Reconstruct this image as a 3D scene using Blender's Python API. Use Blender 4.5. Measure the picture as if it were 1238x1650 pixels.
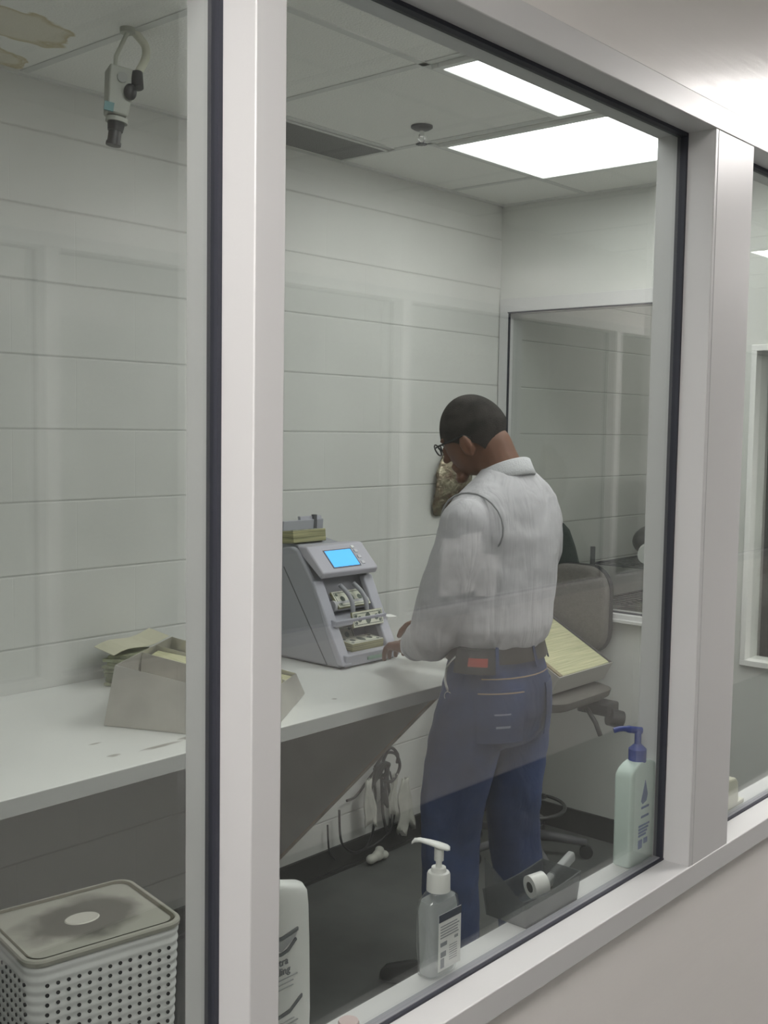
import bpy, bmesh, math, random
from mathutils import Vector, Matrix
random.seed(7)
for o in list(bpy.data.objects): bpy.data.objects.remove(o)
SC = bpy.context.scene
COL = SC.collection
PI = math.pi
R = math.radians

# ------------------------------------------------------------------ camera
EYE = 1.644
cam_d = bpy.data.cameras.new('camera'); cam = bpy.data.objects.new('camera', cam_d); COL.objects.link(cam)
YAW, PIT, ROL = .85332, -.07538, .015378
cy, sy, cp, sp = math.cos(YAW), math.sin(YAW), math.cos(PIT), math.sin(PIT)
F_ = Vector((sy*cp, cy*cp, sp)); Rt = Vector((cy, -sy, 0)); Up = Rt.cross(F_)
c_, s_ = math.cos(ROL), math.sin(ROL)
r_, u_ = c_*Rt + s_*Up, -s_*Rt + c_*Up
M = Matrix.Identity(4)
for i in range(3):
    M[i][0], M[i][1], M[i][2] = r_[i], u_[i], -F_[i]
M.translation = (0, 0, EYE)
cam.matrix_world = M
cam_d.sensor_fit = 'VERTICAL'; cam_d.sensor_height = 36; cam_d.lens = 1796.5/1650*36
cam_d.clip_start = .02; cam_d.clip_end = 60
SC.camera = cam
# ------------------------------------------------------------------ light levels
LENS_ROOM = 5.3
LENS_HALL = 36.0
LENS_NEXT = 5.0
w = bpy.data.worlds.new('world'); SC.world = w; w.use_nodes = True
w.node_tree.nodes['Background'].inputs[0].default_value = (.5, .55, .6, 1)
w.node_tree.nodes['Background'].inputs[1].default_value = .02
vs = SC.view_settings
vs.view_transform = 'Standard'; vs.look = 'None'; vs.gamma = 1; vs.use_curve_mapping = False
vs.exposure = 0.0

# ------------------------------------------------------------------ materials
def mat(name, col, rough=.5, metal=0, spec=.5, var=0, vscale=8, bump=0, bscale=60, emit=None, estr=0,
        trans=0, ior=1.45, stretch=None, coat=0, alpha=1, vcol=None):
    m = bpy.data.materials.new(name); m.use_nodes = True
    nt = m.node_tree; N = nt.nodes; L = nt.links
    b = N['Principled BSDF']
    b.inputs['Base Color'].default_value = (*col, 1)
    b.inputs['Roughness'].default_value = rough
    b.inputs['Metallic'].default_value = metal
    b.inputs['Specular IOR Level'].default_value = spec
    b.inputs['IOR'].default_value = ior
    b.inputs['Transmission Weight'].default_value = trans
    b.inputs['Coat Weight'].default_value = coat
    b.inputs['Alpha'].default_value = alpha
    tc = N.new('ShaderNodeTexCoord'); mp = N.new('ShaderNodeMapping')
    L.new(tc.outputs['Object'], mp.inputs['Vector'])
    if stretch: mp.inputs['Scale'].default_value = stretch
    if var:
        n = N.new('ShaderNodeTexNoise'); n.inputs['Scale'].default_value = vscale; n.inputs['Detail'].default_value = 5
        L.new(mp.outputs[0], n.inputs['Vector'])
        rp = N.new('ShaderNodeValToRGB')
        c2 = vcol if vcol else tuple(x*(1-var) for x in col)
        rp.color_ramp.elements[0].position = .35; rp.color_ramp.elements[1].position = .65
        rp.color_ramp.elements[0].color = (*c2, 1); rp.color_ramp.elements[1].color = (*col, 1)
        L.new(n.outputs['Fac'], rp.inputs['Fac']); L.new(rp.outputs[0], b.inputs['Base Color'])
    if bump:
        n2 = N.new('ShaderNodeTexNoise'); n2.inputs['Scale'].default_value = bscale; n2.inputs['Detail'].default_value = 4
        L.new(mp.outputs[0], n2.inputs['Vector'])
        bp = N.new('ShaderNodeBump'); bp.inputs['Strength'].default_value = bump; bp.inputs['Distance'].default_value = .01
        L.new(n2.outputs['Fac'], bp.inputs['Height']); L.new(bp.outputs[0], b.inputs['Normal'])
    if emit:
        b.inputs['Emission Color'].default_value = (*emit, 1); b.inputs['Emission Strength'].default_value = estr
    return m

def glass_mat(name, tint=(.95, .965, .955), rough=0.0, base=.08):
    m = bpy.data.materials.new(name); m.use_nodes = True
    nt = m.node_tree; N = nt.nodes; L = nt.links; N.remove(N['Principled BSDF'])
    out = N['Material Output']
    lw = N.new('ShaderNodeLayerWeight'); lw.inputs['Blend'].default_value = .5
    pw = N.new('ShaderNodeMath'); pw.operation = 'POWER'; pw.inputs[1].default_value = 5
    ml = N.new('ShaderNodeMath'); ml.operation = 'MULTIPLY_ADD'; ml.inputs[1].default_value = .95; ml.inputs[2].default_value = base
    L.new(lw.outputs['Facing'], pw.inputs[0]); L.new(pw.outputs[0], ml.inputs[0])
    t = N.new('ShaderNodeBsdfTransparent'); t.inputs[0].default_value = (*tint, 1)
    g = N.new('ShaderNodeBsdfGlossy'); g.inputs['Roughness'].default_value = rough
    mx = N.new('ShaderNodeMixShader')
    L.new(ml.outputs[0], mx.inputs[0]); L.new(t.outputs[0], mx.inputs[1]); L.new(g.outputs[0], mx.inputs[2])
    L.new(mx.outputs[0], out.inputs['Surface'])
    return m

def block_mat(name, col, axis=0):
    m = bpy.data.materials.new(name); m.use_nodes = True
    nt = m.node_tree; N = nt.nodes; L = nt.links; b = N['Principled BSDF']
    b.inputs['Roughness'].default_value = .5
    tc = N.new('ShaderNodeTexCoord'); sx = N.new('ShaderNodeSeparateXYZ'); L.new(tc.outputs['Object'], sx.inputs[0])
    # distance to the nearest bed joint (every 0.2032 m)
    md = N.new('ShaderNodeMath'); md.operation = 'PINGPONG'; md.inputs[1].default_value = .1016
    L.new(sx.outputs['Z'], md.inputs[0])
    rp = N.new('ShaderNodeMapRange'); rp.inputs['From Min'].default_value = .0008; rp.inputs['From Max'].default_value = .0045
    L.new(md.outputs[0], rp.inputs['Value'])
    cx = N.new('ShaderNodeCombineXYZ'); L.new(sx.outputs['X' if axis == 0 else 'Y'], cx.inputs[0]); L.new(sx.outputs['Z'], cx.inputs[1])
    br = N.new('ShaderNodeTexBrick'); br.inputs['Scale'].default_value = 1; br.inputs['Brick Width'].default_value = .4064
    br.inputs['Row Height'].default_value = .2032; br.inputs['Mortar Size'].default_value = .0025; br.inputs['Mortar Smooth'].default_value = .8
    L.new(cx.outputs[0], br.inputs['Vector'])
    nz = N.new('ShaderNodeTexNoise'); nz.inputs['Scale'].default_value = 2.2; nz.inputs['Detail'].default_value = 6
    L.new(tc.outputs['Object'], nz.inputs['Vector'])
    c1 = N.new('ShaderNodeValToRGB')
    c1.color_ramp.elements[0].color = (*[x*.93 for x in col], 1); c1.color_ramp.elements[1].color = (*col, 1)
    c1.color_ramp.elements[0].position = .35; c1.color_ramp.elements[1].position = .65
    L.new(nz.outputs['Fac'], c1.inputs['Fac'])
    mx = N.new('ShaderNodeMix'); mx.data_type = 'RGBA'
    mx.inputs['A'].default_value = (*[x*.78 for x in col], 1)
    L.new(rp.outputs[0], mx.inputs['Factor']); L.new(c1.outputs[0], mx.inputs['B'])
    L.new(mx.outputs['Result'], b.inputs['Base Color'])
    # relief
    h1 = N.new('ShaderNodeMath'); h1.operation = 'MULTIPLY_ADD'; h1.inputs[1].default_value = -.18
    L.new(br.outputs['Fac'], h1.inputs[0]); L.new(rp.outputs[0], h1.inputs[2])
    n3 = N.new('ShaderNodeTexNoise'); n3.inputs['Scale'].default_value = 45; n3.inputs['Detail'].default_value = 6
    L.new(tc.outputs['Object'], n3.inputs['Vector'])
    h2 = N.new('ShaderNodeMath'); h2.operation = 'MULTIPLY_ADD'; h2.inputs[1].default_value = .25
    L.new(n3.outputs['Fac'], h2.inputs[0]); L.new(h1.outputs[0], h2.inputs[2])
    bp = N.new('ShaderNodeBump'); bp.inputs['Strength'].default_value = .4; bp.inputs['Distance'].default_value = .004
    L.new(h2.outputs[0], bp.inputs['Height']); L.new(bp.outputs[0], b.inputs['Normal'])
    return m

def ceiling_mat():
    m = mat('ceiling_tile', (.86, .86, .83), .9, bump=.35, bscale=160)
    nt = m.node_tree; N = nt.nodes; L = nt.links; b = N['Principled BSDF']
    tc = N.new('ShaderNodeTexCoord')
    # brown water stains with a ring edge at two places near the left
    base = None
    prev = None
    for (x, y, rx, ry) in ((1.46, 2.46, .17, .10), (1.50, 2.70, .15, .07), (1.56, 2.71, .09, .06)):
        mp = N.new('ShaderNodeMapping'); mp.vector_type = 'POINT'
        mp.inputs['Location'].default_value = (-x/rx, -y/ry, 0); mp.inputs['Scale'].default_value = (1/rx, 1/ry, 0)
        L.new(tc.outputs['Object'], mp.inputs['Vector'])
        nz = N.new('ShaderNodeTexNoise'); nz.inputs['Scale'].default_value = 1.6
        L.new(mp.outputs[0], nz.inputs['Vector'])
        ad = N.new('ShaderNodeVectorMath'); ad.operation = 'ADD'
        L.new(mp.outputs[0], ad.inputs[0]); L.new(nz.outputs['Color'], ad.inputs[1])
        sb = N.new('ShaderNodeVectorMath'); sb.operation = 'SUBTRACT'; sb.inputs[1].default_value = (.5, .5, .5)
        L.new(ad.outputs[0], sb.inputs[0])
        ln = N.new('ShaderNodeVectorMath'); ln.operation = 'LENGTH'; L.new(sb.outputs[0], ln.inputs[0])
        cr = N.new('ShaderNodeValToRGB'); e = cr.color_ramp.elements
        e[0].position = 0; e[0].color = (.45, .45, .45, 1); e[1].position = 1; e[1].color = (0, 0, 0, 1)
        k = e.new(.75); k.color = (.5, .5, .5, 1); k = e.new(.92); k.color = (1, 1, 1, 1)
        L.new(ln.outputs['Value'], cr.inputs['Fac'])
        if prev is None: prev = cr.outputs[0]
        else:
            mxx = N.new('ShaderNodeMath'); mxx.operation = 'MAXIMUM'
            L.new(prev, mxx.inputs[0]); L.new(cr.outputs[0], mxx.inputs[1]); prev = mxx.outputs[0]
    mx = N.new('ShaderNodeMix'); mx.data_type = 'RGBA'
    mx.inputs['A'].default_value = (.86, .86, .83, 1); mx.inputs['B'].default_value = (.55, .48, .30, 1)
    L.new(prev, mx.inputs['Factor']); L.new(mx.outputs['Result'], b.inputs['Base Color'])
    return m

MT = {}
MT['block'] = block_mat('painted_block', (.665, .67, .645))
MT['plaster'] = mat('painted_wall', (.66, .67, .64), .5, var=.05, vscale=2)
MT['hallwall'] = mat('hall_wall_paint', (.84, .815, .79), .28, var=.04, vscale=3, bump=.035, bscale=30, stretch=(.3, 1, 2.5), spec=.5)
MT['ceil'] = ceiling_mat()
MT['tee'] = mat('ceiling_grid', (.66, .67, .65), .6)
MT['floor'] = mat('dark_floor_tile', (.115, .12, .115), .42, var=.25, vscale=5)
MT['base'] = mat('black_rubber_base', (.03, .03, .03), .5)
MT['alu'] = mat('satin_aluminium', (.63, .63, .63), .36, metal=0, var=.03, vscale=4, stretch=(1, 1, .1), spec=.6)
MT['gasket'] = mat('black_gasket', (.035, .037, .05), .6)
MT['gasket_g'] = mat('grey_gasket', (.30, .30, .33), .5)
MT['glass'] = glass_mat('window_glass')
MT['glass2'] = glass_mat('partition_glass', base=.05)
MT['lens_room'] = mat('lamp_lens', (.9, .9, .9), .5, emit=(.985, 1, .975), estr=LENS_ROOM)
MT['lens_hall'] = mat('lamp_lens_hall', (.9, .9, .9), .5, emit=(1, .955, .93), estr=LENS_HALL)
MT['lens_next'] = mat('lamp_lens_next', (.9, .9, .9), .5, emit=(1, .97, .92), estr=LENS_NEXT)
MT['lampframe'] = mat('lamp_frame', (.75, .76, .74), .4)
MT['counter'] = mat('worn_white_laminate', (.72, .73, .71), .33, var=.10, vscale=3, bump=.03)
MT['edge'] = mat('laminate_edge', (.40, .41, .40), .45)
MT['gusset'] = mat('grey_painted_panel', (.36, .36, .33), .6, var=.1)
MT['plyedge'] = mat('bare_plywood_edge', (.42, .34, .25), .7, var=.2, vscale=40)
MT['steel'] = mat('brushed_aluminium', (.62, .60, .55), .38, metal=.55, var=.12, vscale=14)
MT['machine'] = mat('grey_machine_plastic', (.42, .42, .48), .45, bump=.05, bscale=300)
MT['machine_d'] = mat('darker_machine_plastic', (.33, .335, .37), .5)
MT['black'] = mat('black_plastic', (.02, .02, .022), .4)
MT['darkgrey'] = mat('dark_grey_plastic', (.09, .09, .10), .45)
MT['screen'] = mat('lit_blue_screen', (.02, .1, .3), .2, emit=(.10, .46, 1.0), estr=1.5)
MT['white'] = mat('white_plastic', (.82, .82, .80), .35)
MT['paper'] = mat('white_paper', (.85, .85, .84), .7)
MT['chrome'] = mat('chrome', (.8, .8, .8), .15, metal=1)

def cash_mat(name, c1, c2, ax):
    """bill edges: fine irregular stripes along one axis"""
    sc = [1, 1, 1]; sc[ax] = 60
    return mat(name, c1, .75, var=.3, vscale=5, stretch=tuple(sc), vcol=c2, bump=.4, bscale=5)
MT['cash_x'] = cash_mat('note_edges_x', (.66, .63, .40), (.43, .44, .26), 0)
MT['cash_y'] = cash_mat('note_edges_y', (.66, .63, .40), (.43, .44, .26), 1)
MT['cash_z'] = cash_mat('note_edges_z', (.42, .40, .22), (.17, .17, .09), 2)
MT['note'] = mat('banknote_paper', (.60, .62, .50), .7, var=.2, vscale=60, vcol=(.38, .42, .32))
MT['noteink'] = mat('banknote_ink', (.10, .12, .10), .7)

# ------------------------------------------------------------------ mesh helpers
class MB:
    def __init__(s): s.v = []; s.f = []
    def add(s, v, f):
        n = len(s.v); s.v += [tuple(p) for p in v]; s.f += [tuple(i+n for i in q) for q in f]; return s
    def box(s, x0, x1, y0, y1, z0, z1, mtx=None):
        v = [(x0,y0,z0),(x1,y0,z0),(x1,y1,z0),(x0,y1,z0),(x0,y0,z1),(x1,y0,z1),(x1,y1,z1),(x0,y1,z1)]
        if mtx: v = [mtx @ Vector(p) for p in v]
        return s.add(v, [(0,3,2,1),(4,5,6,7),(0,1,5,4),(1,2,6,5),(2,3,7,6),(3,0,4,7)])
    def hexa(s, v):   # 8 corners, bottom 4 ccw then top 4
        return s.add(v, [(0,3,2,1),(4,5,6,7),(0,1,5,4),(1,2,6,5),(2,3,7,6),(3,0,4,7)])
    def prism(s, pts, a, b, axis='x', mtx=None):   # polygon (p,q) extruded between a and b on an axis
        n = len(pts); v = []
        for t in (a, b):
            for p, q in pts:
                v.append({'x': (t,p,q), 'y': (p,t,q), 'z': (p,q,t)}[axis])
        if mtx: v = [mtx @ Vector(p) for p in v]
        f = [tuple(range(n))[::-1], tuple(range(n, 2*n))] + [(i, (i+1) % n, n+(i+1) % n, n+i) for i in range(n)]
        return s.add(v, f)
    def loft(s, rings, cap=True):
        n = len(rings[0]); v = [p for r in rings for p in r]; f = []
        for k in range(len(rings)-1):
            for i in range(n):
                j = (i+1) % n; f.append((k*n+i, k*n+j, (k+1)*n+j, (k+1)*n+i))
        if cap: f += [tuple(range(n))[::-1], tuple(range((len(rings)-1)*n, len(rings)*n))]
        return s.add(v, f)
    def ell(s, secs, n=28, pw=2.0, mtx=None):   # secs: (z, cx, cy, a, b)
        rings = []
        for z, cx, cyy, a, b in secs:
            r = []
            for i in range(n):
                t = 2*PI*i/n; c, q = math.cos(t), math.sin(t)
                p = Vector((cx + a*math.copysign(abs(c)**(2/pw), c), cyy + b*math.copysign(abs(q)**(2/pw), q), z))
                r.append(mtx @ p if mtx else p)
            rings.append(r)
        return s.loft(rings)
    def cyl(s, p0, p1, r0, r1=None, n=20, cap=True):
        p0, p1 = Vector(p0), Vector(p1); r1 = r0 if r1 is None else r1
        d = (p1-p0).normalized(); a = d.orthogonal().normalized(); b = d.cross(a)
        R_ = [[p + (a*math.cos(2*PI*i/n) + b*math.sin(2*PI*i/n))*r for i in range(n)] for p, r in ((p0, r0), (p1, r1))]
        return s.loft(R_, cap)
    def tube(s, pts, r, n=10, ry=None):
        pts = [Vector(p) for p in pts]; rings = []
        rr = r if isinstance(r, (list, tuple)) else [r]*len(pts)
        a = None
        for i, p in enumerate(pts):
            d = (pts[min(i+1, len(pts)-1)] - pts[max(i-1, 0)]).normalized()
            a = d.orthogonal().normalized() if a is None else (a - d*a.dot(d)).normalized()
            b = d.cross(a)
            rings.append([p + (a*math.cos(2*PI*k/n) + b*math.sin(2*PI*k/n))*rr[i] for k in range(n)])
        return s.loft(rings)
    def ball(s, c, rx, ry=None, rz=None, n=20, m=12, rot=None):
        ry = ry or rx; rz = rz or rx; c = Vector(c); rings = []
        for k in range(1, m):
            th = PI*k/m
            ring = []
            for i in range(n):
                p = Vector((rx*math.sin(th)*math.cos(2*PI*i/n), ry*math.sin(th)*math.sin(2*PI*i/n), -rz*math.cos(th)))
                if rot: p = rot @ p
                ring.append(c+p)
            rings.append(ring)
        return s.loft(rings)
    def torus(s, c, R0, r, axis='z', n=28, m=8):
        c = Vector(c); pts = []
        rings = []
        for k in range(n):
            t = 2*PI*k/n; ring = []
            for i in range(m):
                q = 2*PI*i/m; rr = R0 + r*math.cos(q); h = r*math.sin(q)
                p = {'z': (rr*math.cos(t), rr*math.sin(t), h), 'y': (rr*math.cos(t), h, rr*math.sin(t)), 'x': (h, rr*math.cos(t), rr*math.sin(t))}[axis]
                ring.append(c+Vector(p))
            rings.append(ring)
        v = [p for r_2 in rings for p in r_2]; f = []
        for k in range(n):
            k2 = (k+1) % n
            for i in range(m):
                j = (i+1) % m; f.append((k*m+i, k*m+j, k2*m+j, k2*m+i))
        return s.add(v, f)
    def build(s, name, m, parent=None, smooth=False, bevel=0, seg=2, auto=None):
        me = bpy.data.meshes.new(name); me.from_pydata(s.v, [], s.f)
        bm = bmesh.new(); bm.from_mesh(me); bmesh.ops.recalc_face_normals(bm, faces=bm.faces); bm.to_mesh(me); bm.free()
        me.materials.append(m)
        o = bpy.data.objects.new(name, me); COL.objects.link(o)
        if parent:
            o.parent = parent
            o.matrix_parent_inverse = world_of(parent).inverted()
        if smooth:
            for p in me.polygons: p.use_smooth = True
            if auto: 
                try: me.set_sharp_from_angle(angle=R(auto))
                except Exception: pass
        if bevel:
            b = o.modifiers.new('bevel', 'BEVEL'); b.width = bevel; b.segments = seg; b.limit_method = 'ANGLE'
            for p in me.polygons: p.use_smooth = True
            try: me.set_sharp_from_angle(angle=R(45))
            except Exception: pass
        return o

def remesh(o, vox, sm=6, fac=.5):
    r1 = o.modifiers.new('remesh', 'REMESH'); r1.mode = 'VOXEL'; r1.voxel_size = vox; r1.use_smooth_shade = True
    s1 = o.modifiers.new('smooth', 'SMOOTH'); s1.factor = fac; s1.iterations = sm
    return o
def world_of(o):
    m = Matrix.LocRotScale(o.location, o.rotation_euler, o.scale)
    if o.parent: m = world_of(o.parent) @ o.matrix_parent_inverse @ m
    return m

def smooth_path(P, k=6):
    P = [Vector(p) for p in P]; out = []
    for i in range(len(P)-1):
        p0, p1, p2, p3 = P[max(i-1,0)], P[i], P[i+1], P[min(i+2,len(P)-1)]
        for j in range(k):
            t = j/k
            out.append(.5*((2*p1)+(p2-p0)*t+(2*p0-5*p1+4*p2-p3)*t*t+(3*p1-p0-3*p2+p3)*t**3))
    return out+[P[-1]]

def tag(o, label, cat, group=None, kind=None):
    o['label'] = label; o['category'] = cat
    if group: o['group'] = group
    if kind: o['kind'] = kind
    return o
def st(o): o['kind'] = 'structure'; return o
def thing(name, label, cat, loc, rz=0, group=None):
    o = bpy.data.objects.new(name, None); COL.objects.link(o); o.location = loc; o.rotation_euler = (0, 0, rz)
    o.empty_display_size = .05
    return tag(o, label, cat, group)

def text_mesh(name, s, size, m, mtx, parent=None, depth=.0006):
    cu = bpy.data.curves.new(name+'_tmp', 'FONT'); cu.body = s; cu.size = size; cu.extrude = depth; cu.align_x = 'LEFT'
    t = bpy.data.objects.new(name+'_tmp', cu); COL.objects.link(t)
    dg = bpy.context.evaluated_depsgraph_get(); me = bpy.data.meshes.new_from_object(t.evaluated_get(dg))
    bpy.data.objects.remove(t)
    me.transform(mtx); me.materials.clear(); me.materials.append(m)
    o = bpy.data.objects.new(name, me); COL.objects.link(o)
    if parent: o.parent = parent; o.matrix_parent_inverse = world_of(parent).inverted()
    return o

# ================================================================== THE SETTING
YF, YG0, YG1, YB = .875, .928, .946, .990      # window frame: face, gasket, gasket, room side
ZS0, ZS1 = .810, .852                          # sill member
ZH0, ZH1 = 2.172, 2.214                        # head member
MX0, MX1 = .794, .838                          # mullion
JX0, JX1 = 1.868, 2.030                        # wide jamb between the two windows
YW = 2.77                                      # back wall
ZC = 2.580
XP0, XP1 = 3.90, 4.0                           # partition on the right

st(MB().box(-3.2, 8.4, -3.4, 2.9, -.1, 0).build('floor', MT['floor']))
st(MB().box(-1.3, 8.0, YW, YW+.1, 0, ZC).build('wall_back', MT['block']))
st(MB().box(-1.4, -1.3, .99, YW+.1, 0, ZC).build('wall_left', MT['plaster']))
st(MB().box(8.0, 8.1, -1.2, YW+.1, 0, ZC).build('wall_far_right', MT['plaster']))
# partition with openings
pw = MB()
pw.box(XP0, XP1, .99, YW, 0, .80)
pw.box(XP0, XP1, 1.66, YW, .80, .90)
pw.box(XP0, XP1, .99, 1.14, .80, 1.96); pw.box(XP0, XP1, 1.66, 1.84, .90, 1.96)
pw.box(XP0, XP1, .99, 1.84, 1.96, 2.185); pw.box(XP0, XP1, .99, YW, 2.185, ZC)
st(pw.build('wall_right', MT['plaster']))
# hall side walls below and above the windows
st(MB().box(-3.2, 8.0, YF+.012, YB-.008, 0, ZS0).build('wall_front', MT['hallwall']))
st(MB().box(-3.2, 8.0, YF+.006, YB-.008, ZH1, ZC).build('wall_front_upper', MT['hallwall']))
st(MB().box(-3.2, -.9, YF+.006, YB-.008, ZS0, ZH1).build('wall_front_left', MT['hallwall']))
# ceiling: tiles over everything
st(MB().box(-3.2, 8.1, -3.4, 2.9, ZC, ZC+.1).build('ceiling', MT['ceil']))
# grid tees
g = MB()
def tee_x(x, y0, y1): g.box(x-.012, x+.012, y0, y1, ZC-.003, ZC+.001)
def tee_y(y, x0, x1): g.box(x0, x1, y-.012, y+.012, ZC-.003, ZC+.001)
for x in (-.78, -.17, .44, 1.05, 1.66, 2.275, 2.90, 3.53): tee_x(x, YB, YW)
tee_y(1.872, -1.3, 2.9); tee_y(2.512, 2.275, 2.9); tee_y(2.365, 2.9, 3.9)
g.box(-1.3, XP0, YW-.02, YW, ZC-.008, ZC+.001); g.box(XP0-.02, XP0, YB, YW, ZC-.008, ZC+.001)
for k in range(7): tee_x(4.3+.61*k, YB, YW)
tee_y(1.87, XP1, 8.0)
for k in range(18): tee_x(-2.7+.61*k, -1.12, YF)
tee_y(-.22, -3.2, 8.0); tee_y(.39, -3.2, 8.0)
st(g.build('trim_1', MT['tee']))
# base boards
st(MB().box(-1.3, XP0, YW-.012, YW, 0, .095).box(-1.3, XP0, YW-.022, YW, 0, .012).build('baseboard_back', MT['base']))
st(MB().box(XP0-.012, XP0, YB, YW-.012, 0, .095).build('baseboard_right', MT['base']))

# window frames (aluminium storefront), pieces: sill, head, mullions; gaskets; glass
def storefront(name, yf, yg0, yg1, yb, xs, posts, sgn=1):
    """sill and head from xs[0] to xs[1], posts between them"""
    a, b = min(yf, yb), max(yf, yb)
    fr = MB()
    fr.box(xs[0], xs[1], a, b, ZS0, ZS1); fr.box(xs[0], xs[1], a, b, ZH0, ZH1)
    for p0, p1 in posts: fr.box(p0, p1, a+.0015, b-.0015, ZS1-.001, ZH0+.001)
    o = st(fr.build(name, MT['alu'], bevel=.0016))
    gk = MB(); gl_ = MB(); ga, gb = min(yg0, yg1), max(yg0, yg1)
    edges = sorted(posts); lo = edges[0][1]
    for i in range(len(edges)-1):
        x0, x1 = edges[i][1], edges[i+1][0]
        t = .006
        gl_.box(x0, x1, ga+.004, gb, ZS1, ZS1+.005); gk.box(x0, x1, ga-.001, ga+.004, ZS1, ZS1+.0035); gk.box(x0, x1, ga, gb, ZH0-t, ZH0)
        gk.box(x0, x0+t, ga, gb, ZS1, ZH0); gk.box(x1-t, x1, ga, gb, ZS1, ZH0)
    gk.build('gasket', MT['gasket'], o); gl_.build('glazing_strip', MT['gasket_g'], o)
    gl = MB()
    return o, edges
fr1, ed = storefront('window_1', YF, YG0, YG1, YB, (-.9, XP0+.1), [(-.9, -.85), (MX0, MX1), (JX0, JX1), (XP0-.03, XP0+.1)])
# raised cover joint on the wide jamb
MB().box(JX0+.011, JX0+.0125, YF+.0009, YF+.003, ZS1, ZH0).build('joint', mat('joint_shade', (.50, .50, .50), .4), fr1)
ym = (YG0+YG1)/2
for i in range(3):
    MB().box(ed[i][1]+.003, ed[i+1][0]-.003, ym-.003, ym+.003, ZS1+.003, ZH0-.003).build('pane', MT['glass'], fr1)
# opposite side of the hall
YO = -1.13
st(MB().box(-3.2, 8.0, YO-.10, YO, 0, ZS0).build('wall_hall', MT['hallwall']))
st(MB().box(-3.2, 8.0, YO-.10, YO, ZH1, ZC).build('wall_hall_upper', MT['hallwall']))
fr2, ed2 = storefront('window_2', YO, YO-.05, YO-.07, YO-.115, (-3.2, 8.0),
                      [(-3.2, -3.1), (-1.5, -1.45), (.18, .23), (1.88, 1.93), (3.54, 3.60), (5.30, 5.36), (7.9, 8.0)])
for i in range(6):
    MB().box(ed2[i][1]+.003, ed2[i+1][0]-.003, YO-.063, YO-.057, ZS1+.003, ZH0-.003).build('pane', MT['glass'], fr2)
st(MB().box(-3.2, 8.0, -3.4, -3.3, 0, ZC).build('wall_hall_room', MT['plaster']))
st(MB().box(-3.3, -3.2, -3.4, YB, 0, ZC).build('wall_hall_end', MT['plaster']))
st(MB().box(8.0, 8.1, -3.4, -1.2, 0, ZC).build('wall_hall_far', MT['plaster']))

# partition windows
w3 = MB()
w3.box(XP0-.008, XP1, 1.84, YW-.004, .905, .925).box(XP0-.03, XP1, 1.84, YW-.004, .895, .907)
w3.box(XP0-.008, XP1, 1.84, YW-.004, 2.135, 2.19).box(XP0-.008, XP1, YW-.05, YW-.004, .925, 2.135).box(XP0-.008, XP1, 1.84, 1.88, .925, 2.135)
o = st(w3.build('window_3', MT['alu'], bevel=.0015))
MB().box(XP0+.02, XP0+.035, 1.88, YW-.05, .925, .931).box(XP0-.0085, XP0+.002, 1.88, YW-.045, 2.130, 2.1355)\
    .box(XP0-.0085, XP0+.002, YW-.054, YW-.049, .925, 2.135).build('gasket', MT['gasket'], o)
MB().box(XP0+.024, XP0+.030, 1.883, YW-.053, .928, 2.130).build('pane', MT['glass2'], o)
w4 = MB()
for a in ((1.14, 1.66, .80, .822), (1.14, 1.66, 1.938, 1.96), (1.64, 1.66, .822, 1.938), (1.14, 1.16, .822, 1.938)):
    w4.box(XP0-.012, XP1, *a)
o = st(w4.build('window_4', MT['white'], bevel=.002))
MB().box(XP0+.03, XP0+.036, 1.158, 1.642, .82, 1.94).build('pane', MT['glass2'], o)

# ================================================================== CEILING THINGS
def troffer(name, x0, x1, y0, y1, lens, label, group=None):
    t = thing(name, label, 'ceiling light', ((x0+x1)/2, (y0+y1)/2, ZC-.012), 0, group)
    f = MB(); k = .022; z0, z1 = ZC-.014, ZC
    f.box(x0, x1, y0, y0+k, z0, z1).box(x0, x1, y1-k, y1, z0, z1).box(x0, x0+k, y0+k, y1-k, z0, z1).box(x1-k, x1, y0+k, y1-k, z0, z1)
    f.build('frame', MT['lampframe'], t, bevel=.002)
    MB().box(x0+k, x1-k, y0+k, y1-k, ZC-.010, ZC-.002).build('lens', lens, t)
    return t
troffer('ceiling_light', 2.93, 3.545, 1.125, 2.345, MT['lens_room'], 'large lit ceiling panel nearest the corner, over the man')
troffer('ceiling_light', 2.29, 2.885, 1.02, 1.86, MT['lens_room'], 'lit ceiling panel cut off by the window head, left of the larger one')
for x, y, lb in ((2.93, -.04, 'hall ceiling panel mirrored beside the corner panel in the glass'), (5.55, -.55, 'hall ceiling panel reflected at the right edge of the right window'),
              (-.35, -.04, 'hall ceiling panel outside the frame, nearest the camera'), (-2.6, -.21, 'hall ceiling panel at the left end of the hall')):
    troffer('hall_light', x, x+.60, y, y+.59, MT['lens_hall'], lb)
troffer('ceiling_light', 4.95, 5.5, 1.2, 2.3, MT['lens_next'], 'ceiling panel in the room beyond the partition')

troffer('ceiling_light', 1.065, 1.645, 1.08, 1.86, MT['lens_room'], 'added out-of-view ceiling panel above the left window, over the hamper')  # extra panel out of view, added to brighten the ledge, counter and hamper
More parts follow.
